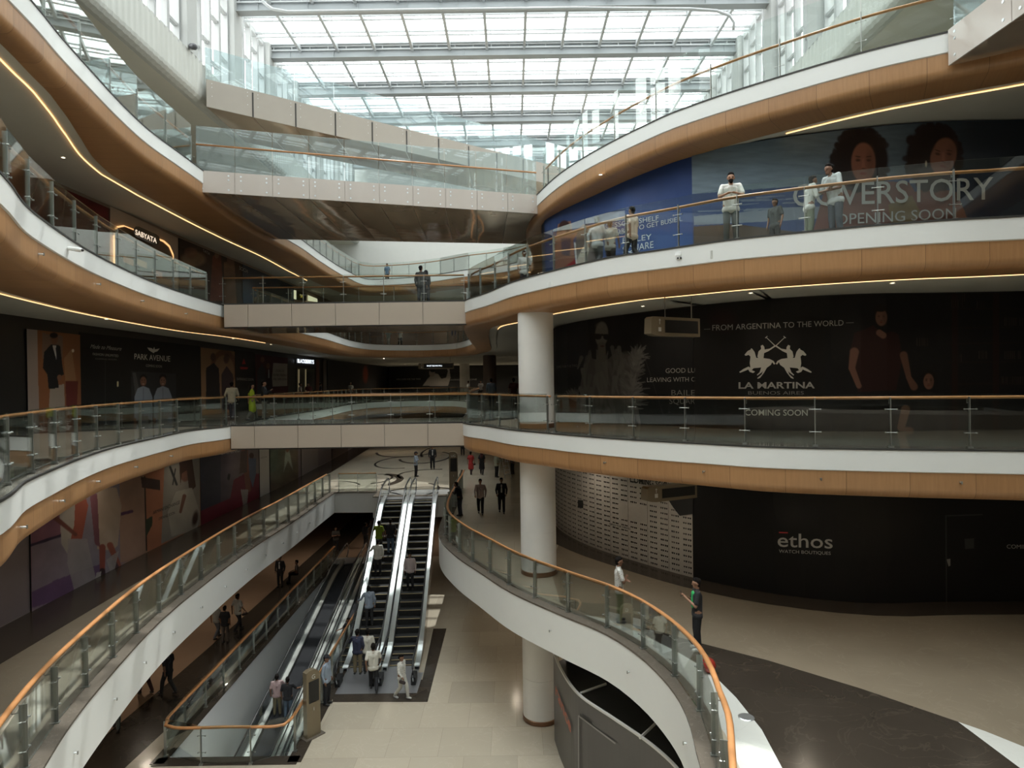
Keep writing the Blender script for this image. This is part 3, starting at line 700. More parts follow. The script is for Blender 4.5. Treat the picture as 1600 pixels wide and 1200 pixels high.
for s_, lab in ((-.77, 'left escalator carrying most of the riders up to upper ground'), (.77, 'right escalator beside the curved white bulkhead')):
    ESC.append(conveyor('escalator', lab, 'escalator', EB0+en*s_, EB1+en*s_, LG, UG, 1.46, 'stairs', 'escalators between the two lower floors'))
TB0, TB1 = Vector((-8.45, 17.0)), Vector((-9.35, 40.4))
tt2 = (TB1-TB0).normalized(); tn = Vector((tt2.y, -tt2.x)); TZ = LG - .185*21.3
TRV = []
for s_, lab in ((-.82, 'inclined moving walkway next to the grey pit wall, with a pair standing on it'), (.82, 'inclined moving walkway beside the escalators, with one rider in black')):
    TRV.append(conveyor('travelator', lab, 'moving walkway', TB0+tn*s_, TB1+tn*s_, TZ, LG, 1.58, 'belt', 'moving walkways in the pit', ends=(0, 1), clad=False))
# dark stone frame and grey plate at the escalator foot
pA = atz(520, 1097, LG); pB = atz(668, 1097, LG); pC = atz(690, 988, LG)
MB().add([(pA.x, pA.y, LG+.004), (pB.x, pB.y, LG+.004), (-3.15, 29.2, LG+.004), (-3.75, 29.2, LG+.004), (-3.55, 24.2, LG+.004), (-7.0, 24.2, LG+.004)], [(0, 1, 2, 3, 4, 5)]).build('floor_dark_inlay', M_fl_dark, kind='structure')
MB().add([(-6.9, 23.15, LG+.008), (-3.6, 23.15, LG+.008), (-3.6, 24.8, LG+.008), (-6.95, 24.8, LG+.008)], [(0, 1, 2, 3)]).build('floor_landing_plate', mat('floor_plate_grey'), kind='structure')
MB().add([(-7.9, 36.6, UG+.004), (-3.8, 36.6, UG+.004), (-3.8, 38.3, UG+.004), (-7.9, 38.3, UG+.004)], [(0, 1, 2, 3)]).build('floor_upper_plate', mat('floor_plate_pale', (.5, .5, .48), .25, metal=.4), kind='structure')

# ------------------------------------------------------------------ floor inlays
inlay('floor_pale_strip', [U(870, 953), U(950, 968), U(1020, 1000), U(1060, 1020), U(1110, 1050), U(1150, 1090), U(1190, 1140), U(1222, 1200), (4.0, 9), (3.6, 7), (2.9, 7), (3.5, 9), (3.75, 11.5), (3.6, 13.4), (3.2, 15), (2.5, 16.5), (1.7, 17.6)], UG, M_fl_white, smooth=False)
inlay('floor_dark_marble', [U(985, 975), U(1040, 990), U(1090, 1004), U(1200, 1032), U(1345, 1076), U(1497, 1128), U(1600, 1205), (10, 10), (8, 8), (4.6, 7.2), (4.0, 9.0), U(1222, 1200), U(1190, 1140), U(1150, 1090), U(1110, 1050), U(1060, 1020), U(1020, 1000)], UG, M_fl_dark, smooth=False)
inlay('floor_pale_wedge', [U(1497, 1128), U(1540, 1143), U(1602, 1168), (12.6, 10.4), (10, 10), U(1600, 1205)], UG, M_fl_white, smooth=False)
inlay('floor_taupe_marble', [(2.1, 27), (3.0, 24.5), (4.4, 22.3), (5.95, 20.3), (7.7, 18.8), (9.86, 18.0), (12, 18.0), (17, 17.7), (16, 11), (12.6, 10.4), U(1602, 1168), U(1540, 1143), U(1497, 1128), U(1345, 1076), U(1200, 1032), U(1090, 1004), U(1040, 990), U(985, 975), U(950, 968), U(900, 962), (1.3, 18.4), (1.2, 22)], UG, M_fl_taupe, dz=.003, smooth=False)
def band(nm, W, a, b, z, m, dz=.0035):
    P = smooth_path(W, .8); MB().sweep(P, [(a, dz), (b, dz)], z).build(nm, m, kind='structure')
band('floor_dark_band_right', WR1[:-1], .02, 1.05, UG, M_fl_dark, .007)
band('floor_dark_band_left', WLU[:-1], -1.7, -.02, UG, M_fl_dark, .007)
band('floor_taupe_band_left', WLU[:5], -3.4, -1.7, UG, M_fl_taupe, .005)
band('floor_dark_band_lower_left', [(-12.9, 5), (-12.6, 16), (-12.3, 24), (-12.4, 40), (-12.6, 60)], -.9, .9, LG, M_fl_dark, .006)
MB().box((-18.9, -10, LG+.002), (-11.9, 61, LG+.005)).build('floor_brown_lower_left', stone_mat('brown_marble_floor', (.24, .16, .11), (.32, .22, .155), (.3, .24, .18), .1, 0, .6, .3), kind='structure')
MB().box((-12.2, 41.4, LG+.002), (6, 61, LG+.0055)).build('floor_brown_lower_far', MATS['brown_marble_floor'], kind='structure')
# leaf-shaped stone lines inlaid in the upper ground concourse
def arc_inlay(cx, cy_, rx, ry, a0, a1, wd, rot=0):
    n = 26; mb = MB(); vs = []
    for i in range(n+1):
        a = math.radians(a0 + (a1-a0)*i/n)
        for q in (1, 1 - wd):
            x = rx*q*math.cos(a); y = ry*q*math.sin(a); c, s = math.cos(rot), math.sin(rot)
            vs.append((cx + x*c - y*s, cy_ + x*s + y*c, UG+.004))
    mb.add(vs, [(i*2, i*2+2, i*2+3, i*2+1) for i in range(n)]); mb.build('floor_leaf_inlay', M_fl_dark, kind='structure')
for (x, y, rx, ry, a0, a1, wd, r) in [(590, 750, 1.7, 3.0, -70, 80, .28, .1), (585, 748, 1.2, 2.2, -80, 100, .12, 0), (560, 782, 2.6, 3.2, 10, 170, .07, .3), (650, 765, 1.4, 2.6, -60, 70, .12, 0), (655, 772, 2.2, 2.6, 20, 160, .08, 0), (630, 722, 2.2, 4, 60, 290, .07, 0), (665, 714, 2.2, 4.5, 200, 420, .09, 0), (680, 742, 2.6, 3, 60, 190, .07, .4), (700, 705, 2.4, 7, 60, 220, .08, 0), (640, 703, 3, 6, 200, 340, .07, 0), (500, 765, 2.4, 3.4, 30, 200, .06, 0)]:
    c = U(x, y); arc_inlay(c.x, c.y, rx, ry, a0, a1, wd, r)

# ------------------------------------------------------------------ printed hoardings
def hit(W, px, py):
    """where the sight line through a photo point meets an upright wall path"""
    d = ray(px, py); best = None; s0 = 0
    for a, b in zip(W, W[1:]):
        e = b - a; L = e.length; den = d.x*(-e.y) + d.y*e.x
        if abs(den) > 1e-9:
            t = (a.x*(-e.y) + a.y*e.x)/den; u = (d.x*a.y - d.y*a.x)/den
            if t > 0 and -1e-6 <= u <= 1+1e-6 and (best is None or t < best[0]): best = (t, s0+u*L)
        s0 += L
    if best is None: raise ValueError('no wall at %s %s' % (px, py))
    return best
def front(W, px, py, dist):
    """point lying dist in front of the wall, on the sight line through a photo point"""
    h = hit(W, px, py); d = ray(px, py); _, t = wall_at(W, h[1]); n = Vector((-t.y, t.x)); c = abs(n.x*d.x + n.y*d.y)
    k = h[0] - dist/max(c, .15); return (d.x*k, d.y*k, EYE + d.z*k)
def wall_at(W, s):
    for a, b in zip(W, W[1:]):
        L = (b-a).length
        if s <= L: return a.lerp(b, s/L), (b-a)/L
        s -= L
    return W[-1], (W[-1]-W[-2]).normalized()
class Art:
    """paints flat printed artwork: x, y in photo pixels, s, z along and up the wall"""
    def __init__(a, x, y, s, z, base): a.x, a.y, a.s, a.z = x, y, s, z; a.c = np.tile(np.array(base, float), (len(x), 1))
    def put(a, m, col): a.c = a.c*(1-m[:, None]) + np.array(col)[None, :]*m[:, None]; return a
    def E(a, cx, cy_, rx, ry, col, rot=0, soft=.15, al=1):
        c, s = math.cos(rot), math.sin(rot); dx = a.x-cx; dy = a.y-cy_
        r = np.sqrt(((dx*c+dy*s)/rx)**2 + ((-dx*s+dy*c)/ry)**2); return a.put(al*np.clip((1-r)/soft, 0, 1), col)
    def P(a, pts, col, al=1): return a.put(al*inside(a.x, a.y, pts).astype(float), col)
    def L(a, x0, y0, x1, y1, w0, col, w1=None, al=1):
        w1 = w0 if w1 is None else w1; dx, dy = x1-x0, y1-y0; t = np.clip(((a.x-x0)*dx + (a.y-y0)*dy)/(dx*dx+dy*dy), 0, 1)
        d = np.hypot(a.x-x0-t*dx, a.y-y0-t*dy); w = w0+(w1-w0)*t; return a.put(al*np.clip((w-d)/np.maximum(.6, w*.25)+.5, 0, 1), col)
    def GX(a, x0, x1, col, al=1): return a.put(al*np.clip((a.x-x0)/(x1-x0), 0, 1), col)
    def GY(a, y0, y1, col, al=1): return a.put(al*np.clip((a.y-y0)/(y1-y0), 0, 1), col)
    def N(a, amp, fx=.3, fy=.3, seed=1):
        r = np.random.default_rng(seed); n = 0
        for k in range(5):
            f = 1.8**k; p = r.uniform(0, 6.28, 4); n = n + np.sin(a.x*fx*f+p[0]+2*np.sin(a.y*fy*f*.7+p[1]))*np.sin(a.y*fy*f+p[2]+1.5*np.sin(a.x*fx*f*.6+p[3]))/f
        a.c = np.clip(a.c*(1+amp*n[:, None]), 0, 1); return a
    def face(a, cx, cy_, w, h, skin, tilt=0):
        dk = [q*.35 for q in skin]; lt = [min(1, q*1.25) for q in skin]
        a.E(cx, cy_, w, h, skin, tilt, .12); a.E(cx+w*.55, cy_, w*.5, h*.95, [q*.6 for q in skin], tilt, .7, .7)
        for s in (-1, 1):
            a.E(cx+s*w*.42, cy_-h*.12, w*.26, h*.10, [q*.55 for q in skin], tilt, .5); a.E(cx+s*w*.42, cy_-h*.10, w*.18, h*.055, dk, tilt, .3); a.E(cx+s*w*.42, cy_-h*.28, w*.28, h*.04, dk, tilt-s*.1, .4)
        a.L(cx-w*.02, cy_-h*.15, cx+w*.0, cy_+h*.22, w*.09, lt, w*.14, .7); a.E(cx+w*.02, cy_+h*.29, w*.2, h*.045, dk, tilt, .5, .8)
        a.E(cx, cy_+h*.52, w*.32, h*.08, [skin[0]*.85, skin[1]*.45, skin[2]*.42], tilt, .3); return a
def banner(name, W, p0, p1, z0, z1, base, fn, side, label, cat='banner', nx=220, nz=110, dist=.05, group=None):
    """side = +1 / -1: which side of the wall path faces the void"""
    h0, h1 = hit(W, *p0), hit(W, *p1)
    s0, s1 = sorted((h0[1], h1[1])); P = []
    for i in range(nx+1):
        s = s0 + (s1-s0)*i/nx; p, t = wall_at(W, s); n = Vector((-t.y, t.x))*side
        P.append((p + n*dist, s))
    V = []; X = []; Y = []; Sx = []; Zs = []
    for j in range(nz+1):
        z = z0 + (z1-z0)*j/nz
        for p, s in P:
            V.append((p.x, p.y, z)); a, b = proj((p.x, p.y, z)); X.append(a); Y.append(b); Sx.append(s); Zs.append(z)
    A = Art(np.array(X), np.array(Y), np.array(Sx), np.array(Zs), base)
    if fn: fn(A)
    Fs = [(j*(nx+1)+i, j*(nx+1)+i+1, (j+1)*(nx+1)+i+1, (j+1)*(nx+1)+i) for j in range(nz) for i in range(nx)]
    me = bpy.data.meshes.new(name); me.from_pydata(V, [], Fs); ca = me.color_attributes.new('Col', 'FLOAT_COLOR', 'POINT')
    ca.data.foreach_set('color', np.concatenate([np.clip(A.c, 0, 1), np.ones((len(V), 1))], 1).ravel()); me.materials.append(print_mat()); me.update()
    o = bpy.data.objects.new(name, me); COL.objects.link(o); tag(o, label, cat, group)
    mb = MB(); q = [P[0][0], P[-1][0]]; pth = [p for p, s in P[::max(1, nx//24)]] + [P[-1][0]]
    w0 = [Vector((p.x, p.y)) for p in pth]; dd = -dist*.9*side
    mb.sweep(w0, [(0, z1-z0), (dd, z1-z0)], z0); mb.sweep(w0, [(0, 0), (dd, 0)], z0)
    for (p, s), in ((P[0],), (P[-1],)):
        _, t = wall_at(W, s); n = Vector((-t.y, t.x))*side; b = p - n*dist*.9; mb.add([(p.x, p.y, z0), (b.x, b.y, z0), (b.x, b.y, z1), (p.x, p.y, z1)], [(0, 1, 2, 3)])
    mb.build('edge_frame', M_black, parent=o)
    return o
def text(W, s, p0, p1, cap, m, parent=None, name='lettering', bold=0, dist=.07, off=0, aspect=None, italic=0, label=None, cat=None):
    """lettering printed on the wall between two baseline points of the photo"""
    cu = bpy.data.curves.new('t', 'FONT'); cu.body = s; cu.size = 1; cu.offset = off; cu.resolution_u = 3; cu.shear = italic; cu.fill_mode = 'FRONT'
    ob = bpy.data.objects.new('t', cu); COL.objects.link(ob); bpy.context.view_layer.update()
    me = bpy.data.meshes.new_from_object(ob.evaluated_get(bpy.context.evaluated_depsgraph_get())); bpy.data.objects.remove(ob)
    n = len(me.vertices); co = np.empty(n*3); me.vertices.foreach_get('co', co); co = co.reshape(-1, 3)
    x0, x1 = co[:, 0].min(), co[:, 0].max(); ch = .72 if any(c.isupper() for c in s) else .55
    out = []
    for v in co:
        u = (v[0]-x0)/(x1-x0); vv = v[1]/ch
        px = p0[0] + (p1[0]-p0[0])*u; py = p0[1] + (p1[1]-p0[1])*u - cap*vv
        out.append(front(W, px, py, dist))
    me.vertices.foreach_set('co', np.array(out).ravel()); me.materials.clear(); me.materials.append(m); me.update()
    o = bpy.data.objects.new(name, me); COL.objects.link(o)
    if parent: o.parent = parent
    return tag(o, label, cat)
def shape(W, polys, m, parent, name, dist=.07):
    mb = MB()
    for poly in polys:
        r = delaunay_2d_cdt([Vector(p) for p in poly], [(i, (i+1) % len(poly)) for i in range(len(poly))], [], 0, 1e-5)
        vs = []
        for v in r[0]:
            vs.append(front(W, v.x, v.y, dist))
        fs = []
        for t_ in r[2]:
            c = [(sum(r[0][i].x for i in t_))/3, (sum(r[0][i].y for i in t_))/3]
            if inside([c[0]], [c[1]], poly)[0]: fs.append(tuple(t_))
        mb.add(vs, fs)
    return mb.build(name, m, parent=parent)
T_grey = mat('print_grey', (.42, .41, .38), .6); T_lt = mat('print_light', (.62, .61, .56), .6); T_dim = mat('print_dim', (.22, .21, .19), .6)
T_blk = mat('print_black', (.02, .02, .02), .6); T_red = mat('print_red', (.5, .04, .04), .6); T_blue = mat('print_paleblue', (.55, .65, .75), .6)

# --- upper ground, right: black watch hoarding and white eyewear hoarding
def a_ethos(a):
    a.E(1350, 790, 120, 90, (.03, .026, .022), 0, 1, .8); a.E(1240, 800, 50, 40, (.028, .026, .024), 0, 1, .7); a.N(.06, .02, .03, 3)
b = banner('hoarding', S_UG_R, (1084, 850), (1599, 850), UG, L1-1.0, (.012, .0115, .011), a_ethos, 1, 'black watch boutique hoarding on the upper ground floor', nx=120, nz=50)
text(S_UG_R, 'ethos', (1215, 854), (1301, 857), 17, T_grey, b, off=.006)
MB(); shape(S_UG_R, [[(1217, 831), (1231, 831.5), (1231, 833.3), (1217, 833)]], T_red, b, 'red_macron')
text(S_UG_R, 'WATCH BOUTIQUES', (1217, 863.5), (1298, 867), 5.2, T_grey, b)
text(S_UG_R, 'COMING SOON', (1573, 857), (1645, 858), 6.5, T_grey, b)
shape(S_UG_R, [[(1477, 805), (1535, 803), (1536, 805), (1479, 807)], [(1477, 805), (1479, 805), (1480, 945), (1478, 945)], [(1507, 842), (1522, 841), (1522, 857), (1508, 858)]], mat('hoarding_door_line', (.03, .03, .03), .3), b, 'door_outline')
shape(S_UG_R, [[(1479, 874), (1485, 873), (1485, 884), (1482, 885)]], T_dim, b, 'door_latch')
def a_eye(a):
    a.N(.05, .1, .1, 2)
b = banner('hoarding', S_UG_R, (869, 800), (1083.2, 800), UG, L1-1.0, (.52, .49, .45), a_eye, 1, 'white eyewear hoarding covered in rows of small printed sunglasses', nx=60, nz=30)
h0 = hit(S_UG_R, 1083, 820)[1]; h1 = hit(S_UG_R, 870, 820)[1]; mb = MB(); mb2 = MB()
zt0 = UG+.12; k = 0
for r_ in range(21):
    z = zt0 + r_*.178
    s = h0 + .1
    while s < h1-.2:
        if r_ % 1 == 0 and not (r_ in (8, 9, 10) and h0+1.9 < s < h0+3.1) and not (r_ > 14 and s < h0+.7 + (r_-14)*.12):
            for g in (0, .17):
                for q in (-.038, .038):
                    p, t = wall_at(S_UG_R, s+g+q); n = Vector((-t.y, t.x)); p = p + n*.06; hw, hh = .034*random.uniform(.85, 1.1), .028*random.uniform(.85, 1.2)
                    pts = [(p.x+t.x*hw*a_, p.y+t.y*hw*a_, z+hh*b_) for a_, b_ in ((-1, .7), (-.8, 1), (.9, 1), (1, .3), (.4, -1), (-.6, -.9))]
                    (mb if random.random() < .8 else mb2).add(pts, [(0, 1, 2, 3, 4, 5)])
        s += .46
for qq in range(1, 12):
    s = h0 + qq*.92; 
    if s > h1: break
    p, t = wall_at(S_UG_R, s); n = Vector((-t.y, t.x)); p = p+n*.055
    mb2.add([(p.x-t.x*.006, p.y-t.y*.006, UG), (p.x+t.x*.006, p.y+t.y*.006, UG), (p.x+t.x*.006, p.y+t.y*.006, -1.0), (p.x-t.x*.006, p.y-t.y*.006, -1.0)], [(0, 1, 2, 3)])
mb.build('printed_sunglasses', T_blk, parent=b); mb2.build('printed_tinted_sunglasses', mat('print_brown', (.10, .085, .075), .6), parent=b)
text(S_UG_R, 'COMING SOON', (984, 753), (1050, 764), 9, T_blk, b, off=.02)
text(S_UG_R, 'OPEN FOR HIRING', (952, 820), (985, 828), 3.2, T_blk, b); text(S_UG_R, 'EMAIL TO', (964, 827), (974, 829.5), 2, T_blk, b)
shape(S_UG_R, [[(903, 781), (911, 782), (911, 794), (903, 793)]], T_blk, b, 'black_square_patch')
shape(S_UG_R, [[(1040, 775), (1060, 754), (1083, 752), (1083, 803), (1062, 806), (1052, 793)]], T_blk, b, 'torn_opening', dist=.09)

# --- level one, right
def a_bailey(a):
    a.E(905, 545, 25, 60, (.022, .024, .032), 0, 1, .8)
    for k in range(90):                                     # long fur strands
        x = random.uniform(905, 995); y = random.uniform(560, 690); L_ = random.uniform(14, 40); an = random.uniform(-.35, .35)
        g = random.uniform(.09, .2); a.L(x, y-L_/2, x+L_*math.sin(an), y+L_/2, 3.2, (g, g*.95, g*.88), 1.0, .75)
    a.P([(915, 556), (930, 550), (945, 566), (960, 552), (980, 562), (992, 640), (985, 700), (905, 700), (907, 600)], (.13, .125, .115), .65)
    for k in range(150):                                    # raised furry sleeve
        t = random.random(); cx = 985+t*10; cy_ = 640-t*90; an = random.uniform(-1.2, 1.9); L_ = random.uniform(12, 30)*(1-.3*t)
        g = random.uniform(.09, .22); a.L(cx, cy_, cx+L_*math.sin(an), cy_-L_*math.cos(an)*.9, 2.6, (g, g*.95, g*.88), .6, .7)
    for k in range(40):
        an = random.uniform(-1.2, .5); L_ = random.uniform(8, 22); a.L(899, 625, 899+L_*math.sin(an), 625-L_*math.cos(an), 2, (.14, .13, .12), .6, .7)
    a.P([(928, 545), (938, 548), (945, 560), (950, 548), (950, 600), (940, 640), (932, 600)], (.16, .15, .14), .6)
    a.E(936, 505, 19, 32, (.008, .008, .008), 0, .2); a.P([(918, 500), (925, 560), (932, 562), (930, 500)], (.008, .008, .008))
    a.E(940, 522, 11, 21, (.17, .155, .14), .05, .15); a.E(937, 509, 8, 6, (.2, .18, .165), 0, .6, .6); a.L(940, 540, 941, 560, 6, (.13, .12, .105))
    a.E(934, 526, 6.5, 5, (.008, .008, .008), .1, .15); a.E(948, 526.5, 6, 5, (.008, .008, .008), .1, .15); a.L(930, 523, 953, 524, 1.6, (.008, .008, .008))
    a.E(941, 541, 4, 1.6, (.07, .04, .035), 0, .3); a.E(978, 562, 14, 15, (.13, .12, .11), 0, .5, .7)
    a.L(1000, 535, 1040, 660, .6, (.05, .05, .05), .6, .5)
b = banner('hoarding', S_L1_R, (867, 560), (1085, 560), L1, L2-1.0, (.012, .012, .0125), a_bailey, 1, 'dark hoarding with a grey print of a woman in sunglasses and a shaggy fur coat', nx=330, nz=190)
text(S_L1_R, 'GOOD LU', (1040, 583), (1086, 582), 7.6, T_grey, b)
text(S_L1_R, 'LEAVING WITH C', (1011, 597), (1086, 596), 7.2, T_grey, b)
text(S_L1_R, 'OME FOR THE TWO', (870, 575.5), (902, 573), 4.0, T_dim, b)
text(S_L1_R, 'BAILE', (1049, 618), (1086, 618), 9, T_dim, b); text(S_L1_R, 'SQUAR', (1046, 631), (1086, 631), 9, T_dim, b)
def a_mart(a):
    a.E(1130, 500, 30, 25, (.04, .016, .014), 0, 1, .6); a.GX(1480, 1500, (.011, .009, .008), .5)
    a.P([(1290, 475), (1600, 462), (1600, 700), (1290, 700)], (.0105, .0105, .012), .5)
    for x in (1492, 1556): a.L(x, 462, x, 700, 5, (.022, .011, .009), 5, .8)
    r = np.random.default_rng(9)
    for x0, x1, y in [(1487, 1506, 480), (1527, 1540, 482), (1433, 1450, 540), (1490, 1502, 565), (1530, 1543, 560), (1570, 1600, 508), (1570, 1596, 560), (1565, 1600, 600), (1500, 1510, 470)]:
        x = x0
        while x < x1: g = r.uniform(.012, .05); a.L(x, y-11, x, y, .8, (g, g*.8, g*.65), .8, .8); x += r.uniform(2, 4)
    for y in (483, 512, 537, 566, 600): a.L(1480, y, 1600, y-1, 1, (.02, .014, .011), 1, .6)
    # seated and standing figures in dark clothing
    sk = (.17, .085, .06)
    a.P([(1340, 520), (1365, 508), (1378, 522), (1394, 518), (1404, 522), (1410, 560), (1400, 610), (1340, 612), (1336, 560)], (.028, .012, .011)); a.P([(1335, 520), (1350, 515), (1345, 550), (1328, 548)], (.028, .012, .011))
    a.L(1335, 550, 1331, 575, 7, sk, 5); a.L(1331, 575, 1342, 603, 5, sk, 4); a.L(1412, 555, 1420, 590, 6, [q*.75 for q in sk], 4); a.L(1420, 590, 1428, 604, 4, [q*.8 for q in sk], 6)
    a.L(1374, 520, 1380, 524, 5, sk); a.E(1376, 490, 11.5, 17, (.012, .009, .008), 0, .2); a.face(1377, 496, 9.5, 14, sk, .0); a.E(1376, 482, 11, 6, (.012, .009, .008), 0, .2)
    a.P([(1430, 640), (1438, 612), (1456, 612), (1475, 625), (1480, 690), (1425, 690)], (.02, .02, .02)); a.E(1452, 590, 11, 12, (.01, .008, .007), 0, .2); a.face(1451, 596, 8.5, 13, sk, 0)
    a.L(1415, 640, 1408, 668, 7, (.15, .085, .06), 6); a.E(1418, 672, 12, 6, (.14, .075, .055), 0, .4)
b = banner('hoarding', S_L1_R, (1086, 560), (1599.5, 560), L1, L2-1.0, (.0125, .0115, .011), a_mart, 1, 'black fashion hoarding with two polo riders and a man in a dark shirt', nx=560, nz=170, dist=.07)
text(S_L1_R, 'FROM ARGENTINA TO THE WORLD', (1113, 516.5), (1318, 508.5), 9, T_grey, b, dist=.1)
text(S_L1_R, 'LA MARTINA', (1154, 607), (1273, 606.5), 10, T_grey, b, off=.022, dist=.1)
text(S_L1_R, 'BUENOS AIRES', (1169, 616.5), (1256, 616.5), 5.5, T_dim, b, dist=.1)
text(S_L1_R, 'COMING SOON', (1164, 649), (1262, 649.5), 9.5, T_lt, b, dist=.1, off=.008)
shape(S_L1_R, [[(1100, 514), (1110, 513.7), (1110, 514.7), (1100, 515)], [(1322, 504), (1334, 503.6), (1334, 504.6), (1322, 505)]], T_dim, b, 'rule_line', dist=.1)
def rider(mx):                                              # polo rider silhouette traced in crop units, mirrored for the left one
    q = lambda pts: [((mx + sgn*(x-640)/5.714), 480 + y/5.714) for x, y in pts]
    sgn = 1 if mx > 1211 else -1
    body = [(640, 505), (655, 480), (690, 462), (740, 455), (810, 452), (825, 400), (845, 372), (856, 366), (860, 378), (888, 392), (915, 425), (905, 434), (878, 426), (862, 440), (868, 500), (862, 540), (880, 530), (925, 552), (962, 578), (955, 586), (905, 566), (882, 556), (868, 578), (838, 588), (820, 576), (832, 570), (850, 562), (835, 545), (765, 538), (780, 580), (805, 604), (798, 610), (765, 585), (750, 570), (762, 600), (800, 632), (798, 640), (775, 630), (740, 585), (715, 540), (680, 515), (668, 490), (652, 512)]
    man = [(745, 455), (740, 410), (700, 392), (655, 362), (636, 350), (642, 338), (690, 370), (735, 378), (738, 355), (752, 336), (770, 345), (766, 372), (790, 395), (800, 440), (790, 456)]
    mal = [(634, 346), (718, 268), (708, 262), (712, 256), (732, 272), (727, 278), (721, 273), (640, 352)]
    return [q(body), q(man), q(mal)]
shape(S_L1_R, rider(1212.0) + [[(2*1211.7-x, y) for x, y in p] for p in rider(1212.0)], T_lt, b, 'polo_riders_logo', dist=.1)

# --- level two, right
def a_blue(a):
    a.GY(240, 400, (.06, .115, .30), .85); a.GX(900, 830, (.03, .055, .14), .6); a.N(.05, .03, .03, 4)
    a.P([(862, 455), (866, 385), (872, 350), (892, 345), (896, 380), (900, 430), (890, 470)], (.30, .15, .11)); a.P([(864, 430), (898, 405), (905, 440), (895, 470), (866, 470)], (.30, .03, .035))
    a.E(882, 356, 10, 13, (.05, .018, .015), 0, .2); a.E(880, 366, 6, 8, (.3, .14, .1), 0, .2); a.L(893, 372, 912, 352, 3, (.32, .15, .11), 2)
    a.P([(876, 372), (892, 372), (890, 400), (878, 398)], (.10, .08, .12)); a.P([(902, 360), (918, 350), (934, 378), (926, 450), (905, 440), (898, 385)], (.16, .15, .15)); a.E(908, 408, 7, 34, (.62, .58, .50), .35, .1); a.L(898, 380, 903, 440, 1.2, (.7, .7, .7))
b = banner('hoarding', S_L2_R, (853, 400), (1083, 330), L2, L3-1.0, (.018, .045, .17), a_blue, 1, 'deep blue hoarding with white lettering behind the walkers on level two', nx=300, nz=150)
M_pb = mat('print_white_blue', (.50, .56, .62), .6)
text(S_L2_R, 'ACCESSORY SHELF', (929, 360), (1029, 344), 8, M_pb, b); text(S_L2_R, 'ACCESSORISE TO GET BUSIER.', (925, 374), (1066, 345), 7.5, M_pb, b)
text(S_L2_R, 'IS ABOUT', (958, 368.5), (992, 362), 6.5, M_pb, b)
text(S_L2_R, 'BAILEY', (973, 380), (1018, 374), 9, M_pb, b); text(S_L2_R, 'SQUARE', (973, 396), (1021, 387), 11, M_pb, b)
def a_cover(a):
    a.GY(230, 300, (.21, .28, .34), .8); a.GX(1250, 1560, (.025, .04, .06), .92)
    hz = 300 - (a.x-1084)*.03
    a.put((a.y > 303-(a.x-1084)*.075).astype(float)*.95, (.045, .075, .19)); a.N(.10, .05, .25, 6)
    for k in range(14):
        y = 310 + k*1.9; x = 1084 + random.uniform(0, 200); a.L(x, y-(x-1084)*.07, x+random.uniform(30, 90), y-(x-1040)*.07, 1.0, (.28, .33, .38), .4, .6)
    a.P([(1084, 338), (1240, 324), (1400, 318), (1400, 334), (1240, 344), (1084, 352)], (.25, .29, .34), .8); a.P([(1084, 354), (1150, 350), (1240, 362), (1400, 372), (1400, 420), (1084, 420)], (.10, .075, .06))
    a.GX(1400, 1520, (.025, .032, .045), .9)
    a.P([(1290, 290), (1310, 280), (1420, 285), (1430, 300), (1450, 290), (1495, 300), (1515, 350), (1500, 400), (1260, 400)], (.17, .07, .05), .92); a.P([(1388, 320), (1425, 305), (1440, 335), (1420, 350), (1392, 348)], (.20, .16, .08), .8)
    for cx, cy_, w, h in ((1345, 250, 45, 50), (1458, 246, 44, 54)):   # dark curly hair
        a.E(cx, cy_, w, h, (.017, .010, .009), 0, .1); r = np.random.default_rng(int(cx))
        for k in range(46):
            an = r.uniform(0, 6.28); a.E(cx+w*.95*math.cos(an), cy_+h*.95*math.sin(an), r.uniform(4, 9), r.uniform(4, 9), (.019, .011, .010), 0, .4, .9)
    a.face(1349, 254, 20, 33, (.235, .095, .06)); a.face(1474, 244, 21, 31, (.20, .085, .055), .25)
    a.E(1449, 226, 14, 26, (.016, .010, .009), .4, .4, .9); a.E(1447, 256, 2, 6, (.4, .33, .25), 0, .4)
b = banner('hoarding', S_L2_R, (1084, 300), (1599.5, 300), L2, L3-1.02, (.15, .21, .27), a_cover, 1, 'seaside fashion hoarding with two long-haired faces above level two railing', nx=620, nz=210, dist=.10)
M_cs = mat('print_silver', (.42, .43, .43), .5)
text(S_L2_R, 'COVERSTORY', (1239, 323), (1552, 311), 36, M_cs, b, dist=.16, off=.005)
text(S_L2_R, 'OPENING SOON', (1306, 351), (1494, 341), 17, M_cs, b, dist=.16)

